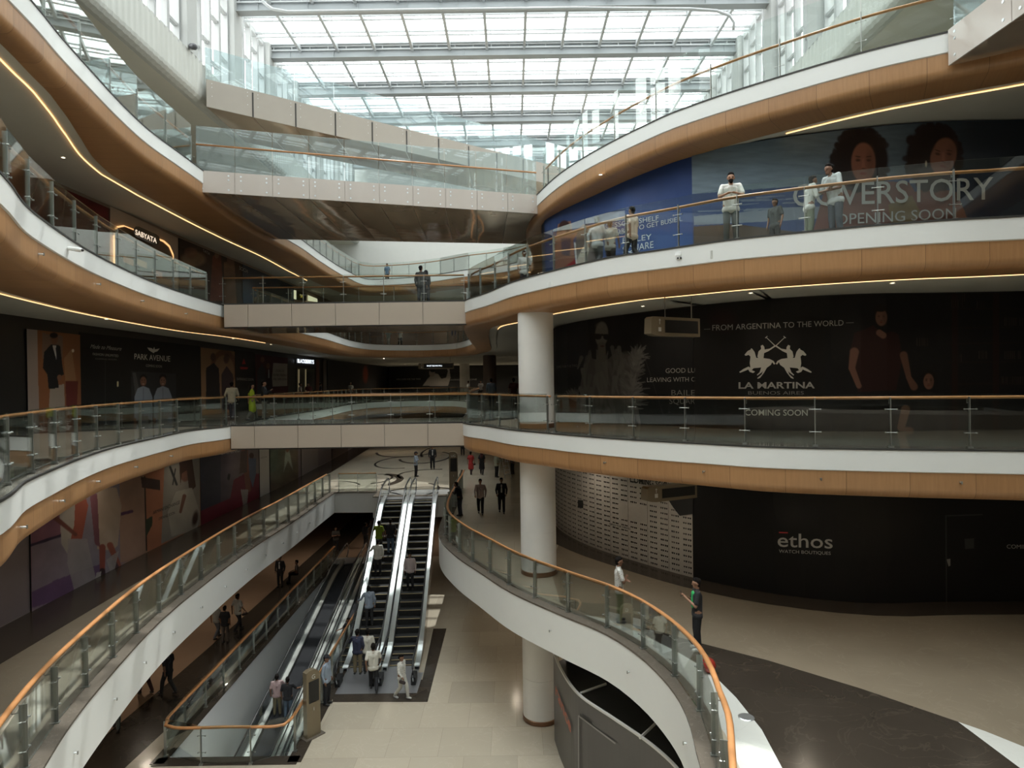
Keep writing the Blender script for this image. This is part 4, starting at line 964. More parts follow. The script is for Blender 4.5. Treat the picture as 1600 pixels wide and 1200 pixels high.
# --- upper ground, left
def a_fash(a):
    a.GX(40, 160, (.21, .19, .23), .9); a.P([(50, 830), (155, 785), (155, 960), (50, 980)], (.20, .19, .235), .5); a.P([(40, 700), (130, 700), (110, 830), (50, 850)], (.20, .06, .10), .7)
    a.P([(90, 905), (160, 880), (160, 915), (50, 950), (50, 925)], (.10, .045, .13), .8); a.L(48, 852, 97, 836, 2.2, (.03, .02, .05)); a.GX(186, 200, (.29, .17, .12), .95)
    a.P([(186, 690), (232, 690), (232, 860), (188, 880)], (.32, .20, .15)); a.P([(225, 730), (260, 722), (262, 850), (230, 862)], (.36, .15, .085)); a.P([(258, 700), (312, 690), (312, 820), (252, 850)], (.24, .225, .20)); a.L(178, 806, 206, 799, 2.4, (.09, .04, .09))
    # walking figures cropped by the timber edge
    a.P([(100, 770), (128, 760), (138, 790), (128, 842), (108, 842)], (.26, .075, .05)); a.P([(92, 780), (118, 765), (116, 820), (105, 865), (96, 850)], (.33, .30, .27)); a.L(85, 808, 118, 835, 4, (.14, .05, .04), 3); a.P([(106, 842), (136, 842), (150, 905), (118, 930), (105, 880)], (.27, .25, .26), .8)
    a.P([(148, 775), (160, 762), (182, 762), (190, 790), (184, 852), (176, 860), (152, 858), (150, 820)], (.37, .29, .23)); a.P([(140, 770), (152, 772), (156, 855), (148, 850)], (.17, .07, .09))
    a.L(160, 855, 160, 890, 5, (.22, .06, .045), 4); a.L(172, 852, 186, 885, 5, (.24, .075, .05), 4); a.L(160, 892, 161, 908, 4.5, (.03, .015, .02)); a.L(178, 880, 186, 895, 4.5, (.05, .02, .03)); a.P([(150, 895), (158, 893), (157, 932), (150, 925)], (.32, .30, .30)); a.P([(166, 875), (186, 860), (176, 905)], (.30, .28, .28), .8)
    a.L(226, 745, 229, 860, 1.1, (.02, .012, .01)); a.P([(220, 745), (250, 750), (250, 766), (222, 762)], (.05, .025, .02)); a.P([(228, 812), (238, 806), (238, 820), (228, 840)], (.04, .05, .03))
    a.E(289, 740, 9, 14, (.17, .08, .055), 0, .2); a.P([(280, 720), (300, 716), (306, 760), (296, 770), (292, 735), (284, 740), (282, 760)], (.06, .03, .022)); a.P([(275, 768), (300, 762), (312, 800), (308, 828), (268, 838), (262, 800)], (.34, .32, .28)); a.L(288, 775, 282, 800, 3, (.15, .07, .05), 2); a.E(305, 810, 6, 16, (.05, .025, .02), .2, .5)
    a.L(266, 730, 276, 757, 1.8, (.02, .02, .02)); a.L(270, 757, 274, 733, 1, (.03, .03, .03)); a.N(.08, .08, .05, 5)
b = banner('hoarding', S_UG_L, (46, 900), (311, 760), UG, L1-1.0, (.22, .13, .16), a_fash, -1, 'pink and orange fashion hoarding with striding figures below the left walkway', nx=420, nz=160)
text(S_UG_L, 'ARMANI EXCHANGE', (239, 804), (281, 787), 5.5, T_blk, b); text(S_UG_L, 'OPENING SOON', (248, 813), (273, 803), 4.5, T_blk, b)
def a_navy(a):
    a.GY(740, 820, (.13, .02, .035), .0); a.GX(350, 385, (.19, .15, .14), .8); a.P([(309, 690), (345, 690), (345, 790), (309, 800)], (.035, .04, .065), .8)
    a.P([(312, 800), (360, 778), (365, 750), (382, 740), (405, 740), (405, 800), (312, 830)], (.15, .018, .035)); a.L(382, 700, 388, 765, 5, (.19, .075, .05), 4); a.P([(376, 706), (386, 702), (386, 738), (374, 740)], (.09, .06, .05)); a.E(393, 712, 4, 5, (.06, .03, .025)); a.P([(388, 716), (400, 716), (400, 740), (395, 762), (390, 745)], (.08, .10, .16)); a.P([(376, 765), (388, 765), (386, 790), (380, 790)], (.3, .28, .26)); a.L(358, 742, 357, 748, 2, (.01, .01, .01)); a.N(.1, .1, .1, 8)
b = banner('hoarding', S_UG_L, (311.6, 760), (403.5, 740), UG, L1-1.0, (.08, .065, .085), a_navy, -1, 'dark blue and crimson hoarding with two standing figures, left of the white strip', nx=160, nz=90)
text(S_UG_L, 'OPENING', (345, 711), (374, 706), 4.5, T_grey, b)
b = banner('hoarding', S_UG_L, (404.5, 740), (419.5, 740), UG, L1-1.0, (.46, .44, .41), None, -1, 'narrow white hoarding strip with small grey print', nx=8, nz=8)
text(S_UG_L, 'welcome', (407, 717), (417, 715), 3, T_dim, b)
def a_green(a):
    a.GX(435, 470, (.17, .11, .075), .8); a.P([(420, 690), (435, 690), (432, 735), (421, 740)], (.10, .13, .09)); a.P([(446, 705), (452, 703), (458, 735), (450, 720), (443, 738)], (.30, .34, .27)); a.E(449, 703, 3, 4, (.2, .1, .06)); a.GY(735, 760, (.14, .08, .055), .6); a.N(.2, .12, .12, 4)
banner('hoarding', S_UG_L, (421, 740), (464.5, 720), UG, L1-1.0, (.11, .12, .08), a_green, -1, 'green and brown printed hoarding with a walking figure, right of the white strip', nx=90, nz=60)
banner('hoarding', S_UG_L, (470, 720), (496, 712), UG, L1-1.0, (.30, .26, .25), None, -1, 'plain greyish pink hoarding panel far along the left wall', nx=8, nz=8)
banner('hoarding', S_UG_L, (518, 712), (543, 706), UG, L1-1.0, (.09, .06, .05), None, -1, 'farthest dark brown hoarding on the left wall before the bright concourse', nx=8, nz=8)

# --- level one, left
def a_suit(a):
    a.P([(40, 500), (58, 500), (62, 700), (44, 700)], (.32, .27, .25)); a.GX(90, 125, (.22, .10, .05), .5); a.P([(66, 520), (98, 525), (98, 560), (66, 560)], (.16, .13, .11), .6); a.P([(100, 560), (112, 545), (120, 600), (118, 640), (104, 640)], (.38, .24, .13), .5); a.P([(102, 595), (122, 595), (120, 640), (104, 640)], (.13, .03, .025))
    a.E(114, 548, 2, 3, (.7, .6, .45)); a.P([(74, 690), (78, 605), (100, 600), (104, 690), (94, 690), (90, 640), (86, 690)], (.33, .29, .25)); a.P([(69, 550), (80, 538), (94, 540), (98, 575), (100, 585), (90, 590), (92, 606), (76, 608), (74, 585), (67, 575)], (.014, .015, .018)); a.P([(82, 540), (88, 540), (88, 562)], (.5, .5, .5)); a.L(88, 544, 90, 560, 1.2, (.02, .02, .03))
    a.E(85, 530, 6, 8.5, (.19, .09, .055), 0, .15); a.E(84, 524, 7, 5, (.012, .01, .01), 0, .2); a.E(93, 590, 4, 5, (.2, .1, .07))
b = banner('hoarding', S_L1_L, (40, 560), (123.5, 560), L1, L2-1.35, (.24, .10, .045), a_suit, -1, 'orange poster of a man in a black suit jacket, far left of level one', nx=150, nz=130)
def a_park(a):
    
    a.P([(205, 580), (275, 584), (275, 700), (205, 700)], (.03, .032, .036)); a.P([(207, 582), (212, 582), (218, 610), (214, 640)], (.12, .13, .13), .6)
    for cx, fc in ((224, (.21, .11, .075)), (254.5, (.22, .12, .085))):
        a.P([(cx-14, 620), (cx-9, 607), (cx, 603), (cx+9, 607), (cx+14, 620), (cx+15, 645), (cx+14, 657), (cx+8, 655), (cx+8, 650), (cx-8, 650), (cx-8, 657), (cx-14, 658)], (.27, .33, .42)); a.P([(cx-8, 650), (cx+8, 650), (cx+9, 700), (cx-8, 700)], (.20, .22, .24)); a.L(cx, 606, cx, 650, .6, (.17, .2, .25))
        a.E(cx, 590, 6.2, 6, (.012, .01, .01), 0, .2); a.E(cx, 596, 5.2, 8, fc, 0, .15); a.E(cx-2, 594, .9, .7, (.02, .01, .01)); a.E(cx+2, 594, .9, .7, (.02, .01, .01)); a.E(cx, 600, 2, .8, (.4, .3, .27)); a.L(cx-4, 603, cx+4, 603, .6, (.04, .02, .02), .6, .5); a.L(cx-13, 655, cx-12, 660, 2, fc)
    a.L(164.5, 562, 164.5, 640, .7, (.03, .03, .03)); a.L(184, 597, 184, 603, 1.2, (.7, .65, .4))
b = banner('hoarding', S_L1_L, (124, 580), (312, 580), L1, L2-1.25, (.0125, .013, .0125), a_park, -1, 'black menswear hoarding with winged emblem and two men in pale blue shirts', nx=330, nz=170)
text(S_L1_L, 'Made to Measure', (141, 544), (190, 548), 6.5, T_grey, b, italic=.5); text(S_L1_L, 'FASHION UNLIMITED', (145, 555), (185, 558), 4, T_grey, b); text(S_L1_L, 'COMING SOON', (149, 561.5), (182, 563), 2.2, T_dim, b)
text(S_L1_L, 'PARK AVENUE', (210, 561), (266, 565), 9, T_lt, b, off=.006); text(S_L1_L, 'COMING SOON', (228, 573), (253, 574.5), 4, T_grey, b)
shape(S_L1_L, [[(230, 543), (237, 544), (239, 546), (241, 542), (242, 546), (249.5, 544.5), (246, 549), (242, 550), (240, 552), (237, 550), (233, 547.5)]], T_lt, b, 'winged_emblem')
def a_couple(a):
    a.E(350, 575, 22, 30, (.17, .085, .05), 0, .1); a.E(350, 580, 17, 26, (.28, .17, .10), 0, .1); a.P([(322, 575), (334, 567), (342, 576), (345, 640), (322, 640)], (.025, .022, .025)); a.P([(346, 585), (354, 572), (364, 585), (368, 640), (347, 640)], (.05, .035, .04)); a.E(333, 558, 4.5, 7, (.10, .055, .04)); a.E(353, 562, 4, 7, (.2, .11, .08)); a.E(354, 560, 5.5, 9, (.03, .015, .01), 0, .3, .5)
b = banner('hoarding', S_L1_L, (312.5, 590), (366, 590), L1, L2-1.3, (.30, .18, .10), a_couple, -1, 'tan poster of a man and a woman in dark clothes on level one', nx=110, nz=110)
b = banner('hoarding', S_L1_L, (366.5, 590), (397.5, 590), L1, L2-1.2, (.022, .022, .021), None, -1, 'dark hoarding with a red triangular emblem right of the tan poster', nx=8, nz=8)
shape(S_L1_L, [[(381, 560), (378, 569), (384, 569)], [(375, 573), (388, 574), (386, 577), (376, 577)]], T_red, b, 'red_emblem'); text(S_L1_L, 'EXPERIENCE SOON', (370, 594), (396, 595), 4, T_grey, b)
def a_men(a):
    a.E(410, 562, 3.5, 5, (.2, .1, .07)); a.E(419, 572, 3, 5, (.2, .1, .07)); a.P([(402, 580), (409, 568), (415, 580), (416, 620), (402, 620)], (.05, .055, .065)); a.P([(415, 590), (420, 578), (425, 590), (425, 620), (415, 620)], (.04, .03, .035)); a.L(420, 578, 420, 590, .8, (.5, .5, .5))
b = banner('hoarding', S_L1_L, (398, 590), (449, 590), L1, L2-1.3, (.07, .02, .022), a_men, -1, 'dark red hoarding with suited men beside a pale notice', nx=90, nz=80)
shape(S_L1_L, [[(427, 567), (449, 568.5), (449, 603), (426, 604), (425, 590)]], mat('notice_cream', (.40, .37, .33), .6), b, 'pale_notice')
for s_, y in (('DOORS TO', 581), ('POWER DRESSING', 587.5), ('WILL OPEN SOON', 594)): text(S_L1_L, s_, (427+ (4 if s_ == 'DOORS TO' else 0), y), (448-(4 if s_ == 'DOORS TO' else 0), y+.5), 3.6, T_blk, b, dist=.12)
def shop_sign(label, W, pts, txt, p0, p1, cap, back, tm, cat='sign'):
    o = shape(W, [pts], back, None, 'shop_sign', dist=.08); tag(o, label, cat)
    text(W, txt, p0, p1, cap, tm, o, off=.01, dist=.14); return o
M_glowt = mat('glowing_letters', (1, 1, 1), .5, emis=(.85, .92, 1), es=2.2)
shop_sign('black shop fascia with glowing white letters at the far left of level one', S_L1_L, [(463, 558), (493, 562), (493, 574), (463, 572)], 'BLACKBERRYS', (465, 566.5), (490.5, 568.5), 6, T_blk, M_glowt)
def a_glow(a): a.GX(470, 480, (.05, .05, .045), .8)
o = shape(S_L1_L, [[(464, 574), (492, 576), (492, 612), (464, 612)]], mat('shop_glass_dark', (.035, .04, .03), .2), None, 'shop_entrance', dist=.06); tag(o, 'dim glazed shop entrance under the glowing white letters', 'shop entrance')
shape(S_L1_L, [[(466, 577), (468, 577), (468, 612), (466, 612)], [(477, 577), (478.5, 577), (478.5, 612), (477, 612)]], mat('warm_frame_glow', (.6, .5, .3), .5, emis=(1, .8, .45), es=.12), o, 'door_frame', dist=.1)  # door frame strips given a faint glow of their own
for x0, x1, col, lb in ((493.5, 499, (.16, .05, .02), 'narrow orange pilaster right of the glowing letters'), (505, 509.5, (.12, .10, .085), 'pale far pilaster at the end of the left shopfronts')):
    o = shape(S_L1_L, [[(x0, 562), (x1, 563), (x1, 614), (x0, 614)]], mat('pilaster_' + str(int(x0)), col, .5), None, 'pilaster', dist=.1); tag(o, lb, 'pilaster')

# --- level two, left
def a_red(a): a.GX(60, 170, (.13, .10, .09), .0); a.P([(0, 100), (150, 290), (172, 345), (172, 430), (0, 430)], (.11, .018, .018)); a.P([(95, 290), (170, 320), (170, 420), (90, 380)], (.16, .015, .02), .6); a.N(.25, .03, .05, 3)
b = banner('hoarding', S_L2_L, (4, 260), (171, 360), L2, L3-1.1, (.06, .03, .025), a_red, -1, 'dark crimson hoarding behind the left level two railing', nx=120, nz=60)
o = shape(S_L2_L, [[(172, 322), (278, 372), (278, 462), (172, 425)]], mat('shopfront_cream', (.50, .42, .34), .5), None, 'shopfront', dist=.06); tag(o, 'cream shopfront with a glowing arched doorway on level two', 'shopfront')
arch = [(180, 440), (180, 368), (184, 356), (195, 354), (255, 378), (264, 386), (270, 400), (270, 470)]
shape(S_L2_L, [arch], mat('shop_interior_brown', (.16, .115, .08), .5), o, 'doorway', dist=.1)
ar2 = [(x-(2.2 if x < 225 else -1.5), y-2.2) for x, y in arch]
shape(S_L2_L, [[ar2[i], ar2[i+1], arch[i+1], arch[i]] for i in range(7)], mat('arch_glow', (1, .8, .5), .5, emis=(1, .55, .22), es=1.2), o, 'arch_light', dist=.12)
shape(S_L2_L, [[(177, 368), (179.5, 369), (180, 412), (177.5, 411)]], mat('door_light', (1, .8, .5), .5, emis=(1, .6, .28), es=2.5), o, 'door_light_bar', dist=.14)
for k, (x, y) in enumerate([(193, 400), (214, 404), (238, 420)]): shape(S_L2_L, [[(x, y), (x+16, y+6), (x+16, y+16), (x, y+9)]], mat('lit_shelf_%d' % k, [(.5, .2, .1), (.45, .3, .15), (.35, .16, .1)][k], .5, emis=(1, .5, .2), es=.12), o, 'lit_shelf', dist=.16)
pill = [(209, 357), (212, 354), (217, 354), (244, 366), (249, 370), (250, 377), (247, 382), (242, 383), (214, 371), (210, 367), (209, 362)]
sg = shape(S_L2_L, [pill], mat('sign_black', (.02, .02, .018), .3), None, 'shop_sign', dist=.35); tag(sg, 'black rounded shop sign with glowing cream letters on the left of level two', 'sign')
text(S_L2_L, 'SABYATA', (211.5, 366), (245, 380.5), 8, mat('cream_glow', (1, .9, .75), .5, emis=(1, .80, .6), es=1.0), sg, off=.02, dist=.45)
def a_warm(a):
    a.E(302, 405, 22, 14, (.22, .15, .09), 0, .3, .8); a.E(298, 395, 12, 10, (.20, .10, .06), 0, .3, .6); a.P([(332, 400), (345, 396), (350, 470), (328, 470)], (.14, .05, .03)); a.P([(350, 410), (366, 405), (370, 475), (350, 475)], (.17, .10, .06)); a.E(339, 398, 4, 6, (.2, .11, .07)); a.E(358, 405, 4, 6, (.2, .11, .07)); a.GX(370, 384, (.02, .018, .018), .9); a.N(.25, .08, .08, 7)
b = banner('hoarding', S_L2_L, (279, 420), (377, 450), L2, L3-1.1, (.045, .03, .022), a_warm, -1, 'dark brown ethnic wear poster right of the cream shopfront', nx=160, nz=90)
text(S_L2_L, 'TATA', (317, 393), (328, 399), 4.5, T_grey, b); text(S_L2_L, 'SOCH', (374, 421), (387, 427), 6, T_grey, b)
banner('hoarding', S_L2_L, (378, 440), (458, 450), L2, L3-1.1, (.035, .055, .085), None, -1, 'slate blue hoarding beyond the ethnic wear poster on level two', nx=10, nz=8)
o = shape(S_L2_L, [[(459, 453), (479, 459), (479, 470), (459, 468)]], T_blk, None, 'shop_sign', dist=.1); tag(o, 'small black sign with a yellow letter behind the level two footbridge', 'sign')
text(S_L2_L, 'W', (469, 465), (475, 467), 6, mat('yellow_letter', (.8, .6, .05), .5, emis=(1, .75, .1), es=.5), o, dist=.2)
shape(S_L2_L, [[(459, 453), (463, 454), (463, 468), (459, 467)], [(481, 461), (496, 467), (496, 472), (481, 470)]], mat('lit_shop_window', (.9, .85, .6), .5, emis=(1, .9, .6), es=.8), o, 'lit_window', dist=.15)

# --- far end of level one: dark hoarding with a grey figure
FW = [Vector((22, 88.6)), Vector((-22, 88.6))]
def a_far(a):
    a.P([(660, 603), (668, 592), (676, 584), (684, 584), (690, 592), (697, 590), (700, 580), (697, 572), (702, 574), (704, 590), (700, 603)], (.34, .31, .28)); a.E(675, 583, 5, 6, (.26, .22, .2)); a.E(676, 579, 4.5, 3, (.01, .01, .01)); a.E(571, 580, 5, 14, (.22, .05, .03), 0, .4, .8)
b = banner('hoarding', FW, (756, 590), (612, 590), L1, L2-1, (.028, .027, .026), a_far, 1, 'distant dark hoarding with a grey figure seen past the level one footbridge', nx=260, nz=60)
text(FW, 'WELCOME FOR THE TWO', (619, 594), (657, 593.5), 2.6, T_grey, b, dist=.4); text(FW, 'LEAVING WITH ONE', (699, 595), (745, 594), 2.6, T_grey, b, dist=.4)

banner('hoarding', S_L1_L, (511, 590), (600, 590), L1, L2-1.1, (.026, .024, .023), lambda a: a.E(571, 585, 5, 16, (.45, .09, .05), 0, .5, .8), -1, 'far black hoarding with a painted red glow on the left of level one', nx=90, nz=40)  # red shopfront glow painted into the panel colour

# ------------------------------------------------------------------ people
SK = {'a': (.30, .155, .095), 'b': (.20, .10, .06), 'c': (.38, .21, .135)}
def cloth(name, col, rough=.85): return mat('cloth_' + name, col, rough, var=.12, vscale=9)
M_hair = mat('black_hair', (.010, .008, .007), .9, spec=.12); M_shoe = mat('dark_shoe', (.03, .028, .026), .5); M_shoe_w = mat('white_shoe', (.6, .6, .58), .5); M_eye = mat('eye_dark', (.02, .015, .012), .3)
def remesh(mb, name, m, parent, vox, smooth=3):
    o = mb.build(name, m, parent=parent, smooth=True)
    r = o.modifiers.new('r', 'REMESH'); r.mode = 'VOXEL'; r.voxel_size = vox; r.use_smooth_shade = True
    k = o.modifiers.new('s', 'SMOOTH'); k.factor = .5; k.iterations = smooth
    return o
def person(label, X, Y, z, face, h=1.68, pose='stand', skin='a', shirt=(.6, .6, .58), trou=(.03, .03, .035), hair='short', sleeve='short', shoes=None, kurta=False, beard=False,
           cap=None, vox=.022, pat=None, jacket=None, bag=None, phone=False, seat=None, group=None, trim=None, lean=0, female=False, scarf=None):
    """face: heading in degrees, 0 looks away from the camera, 180 looks at it, 90 looks to the right"""
    k = h/1.72; root = empty('person', (X, Y, z), math.radians(-face), label=label, cat='person', group=group)
    V = lambda x, y, zz: Vector((x, y, zz))*k
    sw = .160 if female else .190                                  # half shoulder width
    hip = V(0, 0, .93); che = V(0, .0, 1.28); nk = V(0, .0, 1.45); hd = V(0, .015, 1.595)
    th = math.radians(lean); rot = lambda p: Vector((p.x, p.y*math.cos(th) + (p.z-hip.z)*math.sin(th), hip.z + (p.z-hip.z)*math.cos(th) - p.y*math.sin(th)))
    kn = [V(-.10, .02, .50), V(.10, .02, .50)]; ft = [V(-.11, -.01, .085), V(.11, -.01, .085)]; hp = [V(-.09, 0, .90), V(.09, 0, .90)]
    el = [V(-sw-.07, -.03, 1.13), V(sw+.07, -.03, 1.13)]; ha = [V(-sw-.06, .05, .87), V(sw+.06, .05, .87)]
    toe = [V(0, .12, -.045), V(0, .12, -.045)]
    if pose == 'walk':
        kn = [V(-.10, .16, .52), V(.10, .02, .50)]; ft = [V(-.10, .22, .10), V(.10, -.24, .13)]; toe = [V(0, .12, -.035), V(0, .10, -.07)]
        el = [V(-sw-.07, -.12, 1.14), V(sw+.07, .04, 1.14)]; ha = [V(-sw-.05, -.12, .90), V(sw+.04, .20, .95)]
    if pose == 'rail': el = [V(-sw-.08, .16, 1.14), V(sw+.08, .16, 1.14)]; ha = [V(-.08, .34, 1.16), V(.10, .34, 1.16)]
    if pose == 'phone': el = [V(-sw-.06, .08, 1.12), V(sw+.06, .08, 1.12)]; ha = [V(-.03, .30, 1.30), V(.04, .29, 1.29)]
    if pose == 'fold': el = [V(-sw-.07, .10, 1.12), V(sw+.07, .10, 1.12)]; ha = [V(.10, .22, 1.14), V(-.10, .20, 1.18)]
    if pose == 'lefthand': el = [V(-sw-.14, .10, 1.18), V(sw+.07, -.03, 1.13)]; ha = [V(-sw-.24, .30, 1.12), V(sw+.06, .05, .87)]
    if pose == 'righthand': el = [V(-sw-.07, -.03, 1.13), V(sw+.14, .10, 1.18)]; ha = [V(-sw-.06, .05, .87), V(sw+.24, .30, 1.12)]
    if pose == 'wave': el = [V(-sw-.07, -.03, 1.13), V(sw+.14, .05, 1.52)]; ha = [V(-sw-.06, .05, .87), V(sw+.12, .10, 1.78)]
    if pose == 'sit':
        hip = V(0, 0, .50); hp = [V(-.10, 0, .50), V(.10, 0, .50)]; kn = [V(-.12, .42, .50), V(.12, .42, .50)]; ft = [V(-.12, .45, .085), V(.12, .45, .085)]
        dz = V(0, 0, .43); che -= dz; nk -= dz; hd -= dz; el = [e - dz + V(0, .06, 0) for e in el]; ha = [V(-.12, .32, .62), V(.12, .32, .62)]
    sh = [nk + V(-sw, 0, -.045), nk + V(sw, 0, -.045)]
    che, nk, hd = rot(che), rot(nk), rot(hd); sh = [rot(p) for p in sh]
    if lean and pose not in ('rail',): el = [rot(p) for p in el]; ha = [rot(p) for p in ha]
    if lean and pose != 'sit': hd = hd + Vector((0, .03, -.02))
    R = lambda r: r*k
    # one continuous body
    b = MB(); b.capsule(hp[0], R(.097), che + V(-.07, 0, .02), R(.10)).capsule(hp[1], R(.097), che + V(.07, 0, .02), R(.10)).capsule(che, R(.11), nk - V(0, 0, .08), R(.09))
    b.capsule(sh[0] + V(.03, 0, 0), R(.055), sh[1] - V(.03, 0, 0), R(.055)).capsule(nk - V(0, 0, .05), R(.056), hd - V(0, .02, .05), R(.05))
    fwd = Vector((0, math.cos(th*.8), -math.sin(th*.8)))
    b.capsule(hd + V(0, -.02, .03), R(.085), hd + V(0, .015, .02), R(.078)).capsule(hd, R(.070), hd + fwd*R(.035) - V(0, 0, .075), R(.042))
    b.capsule(hd + fwd*R(.085) + V(0, 0, .0), R(.011), hd + fwd*R(.103) - V(0, 0, .025), R(.014))
    for s in (-1, 1): b.capsule(hd + V(s*.078, -.005, .01), R(.015), hd + V(s*.082, -.012, -.02), R(.012))
    for i in (0, 1):
        s = -1 if i == 0 else 1
        b.capsule(sh[i], R(.052), el[i], R(.038)).capsule(el[i], R(.038), ha[i], R(.026))
        b.capsule(hp[i], R(.085), kn[i], R(.056)).capsule(kn[i], R(.056), ft[i], R(.038)).capsule(ft[i] - V(0, .03, .035), R(.036), ft[i] + toe[i], R(.03))
        d = (ha[i]-el[i]).normalized(); sd = Vector((d.y, -d.x, 0)); sd = sd.normalized() if sd.length > .1 else Vector((0, 1, 0))
        if abs(d.z) > .8: sd = Vector((0, 1, 0))
        b.capsule(ha[i], R(.027), ha[i] + d*R(.06), R(.030))
        curl = Vector((-s*.5, 0, 0)) if abs(d.z) > .8 else Vector((0, 0, -.7))
        for q in range(4):
            o_ = ha[i] + d*R(.07) + sd*R((q-1.5)*.019); l = R([.034, .040, .038, .028][q]); m_ = o_ + d*l
            b.capsule(o_, R(.0105), m_, R(.0095), 6).capsule(m_, R(.0095), m_ + (d + curl).normalized()*l*.8, R(.008), 6)
        b.capsule(ha[i] + sd*R(.025), R(.012), ha[i] + sd*R(.048) + d*R(.045), R(.010), 6)
    remesh(b, 'body', mat('skin_' + skin, SK[skin], .55, var=.06), root, min(vox, .02), 2)
    # clothing
    c = MB(); e_ = .014; low = .46 if kurta else (.80 if pose != 'sit' else .44)
    c.capsule(V(-.065, 0, 0) + Vector((0, 0, hip.z-R(.03))), R(.098+e_), che + V(-.085, 0, .03), R(.10+e_)).capsule(V(.065, 0, 0) + Vector((0, 0, hip.z-R(.03))), R(.098+e_), che + V(.085, 0, .03), R(.10+e_))
    c.capsule(sh[0] + V(.025, 0, -.01), R(.068), sh[1] - V(.025, 0, .01), R(.068)).capsule(che, R(.125), nk - V(0, 0, .1), R(.10)).capsule(nk - V(0, 0, .04), R(.07), nk - V(0, 0, .0), R(.062))
    if pose != 'sit' and not kurta: c.capsule(V(-.085, 0, .86), R(.122), V(.085, 0, .86), R(.122))
    if kurta: c.capsule(V(-.06, 0, .88), R(.13), V(-.09, 0, .50), R(.13)).capsule(V(.06, 0, .88), R(.13), V(.09, 0, .50), R(.13)).capsule(V(0, .03, .88), R(.12), V(0, .05, .50), R(.14))
    for i in (0, 1):
        c.capsule(sh[i], R(.062), el[i].lerp(sh[i], .0 if sleeve == 'long' else .28), R(.052 if sleeve == 'long' else .062))
        if sleeve == 'long': c.capsule(el[i], R(.052), ha[i].lerp(el[i], .12), R(.037))
    col = jacket or shirt
    so_ = remesh(c, 'shirt' if not kurta else 'tunic', cloth('%02d%02d%02d' % tuple(int(q*99) for q in col), col) if not pat else pat, root, vox*.9, 3)
    if jacket:                                              # shirt front showing between the lapels
        f = MB(); f.capsule(che + V(0, .085, .10), R(.035), che + V(0, .085, -.22), R(.045)); remesh(f, 'shirt_front', cloth('front', shirt), root, vox*.7, 1)
    if trim: f = MB(); [f.capsule(che + V(x, .075, .08), R(.05), che + V(x, .075, -.22), R(.06)) for x in (-.045, .045)]; remesh(f, 'shirt_front_panel', cloth('trim%02d' % int(trim[1]*99), trim), root, vox*.7, 1)
    t = MB()
    for i in (0, 1): t.capsule(hp[i] - V(0, 0, .03), R(.102), kn[i], R(.078)).capsule(kn[i], R(.078), ft[i] + V(0, -.005, .03), R(.062))
    t.capsule(hp[0] + V(0, 0, .0), R(.10), hp[1] + V(0, 0, .0), R(.10))
    remesh(t, 'trousers', cloth('%02d%02d%02d' % tuple(int(q*99) for q in trou), trou), root, vox*.9, 3)
    for i in (0, 1):
        f = MB(); f.capsule(ft[i] - V(0, .045, .038), R(.043), ft[i] + toe[i] + V(0, .01, .005), R(.040)); remesh(f, 'shoe', shoes or M_shoe, root, vox*.7, 1)
    hr = MB(); up_ = Vector((0, -math.sin(th*.5)*0, 1))
    if scarf:
        hr.capsule(hd + V(0, -.02, .035), R(.105), nk + V(0, -.02, .02), R(.105)).capsule(nk, R(.13), che + V(0, -.03, .05), R(.15)); remesh(hr, 'headscarf', cloth('scarf%02d' % int(scarf[0]*99), scarf), root, vox*.9, 2)
    else:
        hr.capsule(hd + V(0, -.035, .052), R(.090), hd + V(0, .004, .078), R(.074)).capsule(hd + V(0, -.045, .03), R(.078), hd + V(0, -.05, -.03), R(.062))
        if hair == 'long': hr.capsule(hd + V(0, -.06, .0), R(.075), nk + V(0, -.085, -.13), R(.055))
        if hair == 'bun': hr.capsule(hd + V(0, -.12, .0), R(.045), hd + V(0, -.12, -.02), R(.045))
        remesh(hr, 'hair', M_hair, root, vox*.7, 1)
    if beard: f = MB(); f.capsule(hd + fwd*R(.03) - V(0, 0, .065), R(.055), hd + fwd*R(.045) - V(0, 0, .09), R(.045)); remesh(f, 'beard', M_hair, root, vox*.6, 1)
    if vox < .019:
        for s in (-1, 1): MB().capsule(hd + fwd*R(.078) + V(s*.031, 0, .012), R(.009), hd + fwd*R(.082) + V(s*.031, 0, .012), R(.009), 8).build('eye', M_eye, parent=root, smooth=True)
    if cap: f = MB(); f.capsule(hd + V(0, -.02, .07), R(.09), hd + V(0, .02, .075), R(.085)).capsule(hd + V(0, .09, .055), R(.03), hd + V(0, .13, .045), R(.04)); remesh(f, 'cap', cloth('cap', cap), root, vox*.7, 1)
    if phone: p_ = (ha[0]+ha[1])/2 + V(0, .08, .05); empty_ = MB().box((p_.x-.036, p_.y-.005, p_.z-.06), (p_.x+.036, p_.y+.005, p_.z+.08)); q = empty_.build('phone', M_blacks, label='dark phone held up in front of ' + label.split(' with ')[0].split(' in ')[0][:40], cat='phone'); q.location = (X, Y, z); q.rotation_euler = (0, 0, math.radians(-face))
    if bag: p_ = ha[1] + V(.0, .0, -.12); f = MB(); f.capsule(p_ + V(0, -.09, -.06), R(.06), p_ + V(0, .09, -.06), R(.06)).tube([p_ + V(0, -.09, 0), ha[1] + V(0, 0, .02), p_ + V(0, .09, 0)], .008, 6); o = f.build('handbag', cloth('bag', bag), smooth=True, label='small bag hanging from the hand of ' + label[:34].rsplit(' ', 1)[0], cat='bag'); o.location = (X, Y, z); o.rotation_euler = (0, 0, math.radians(-face))
    return root
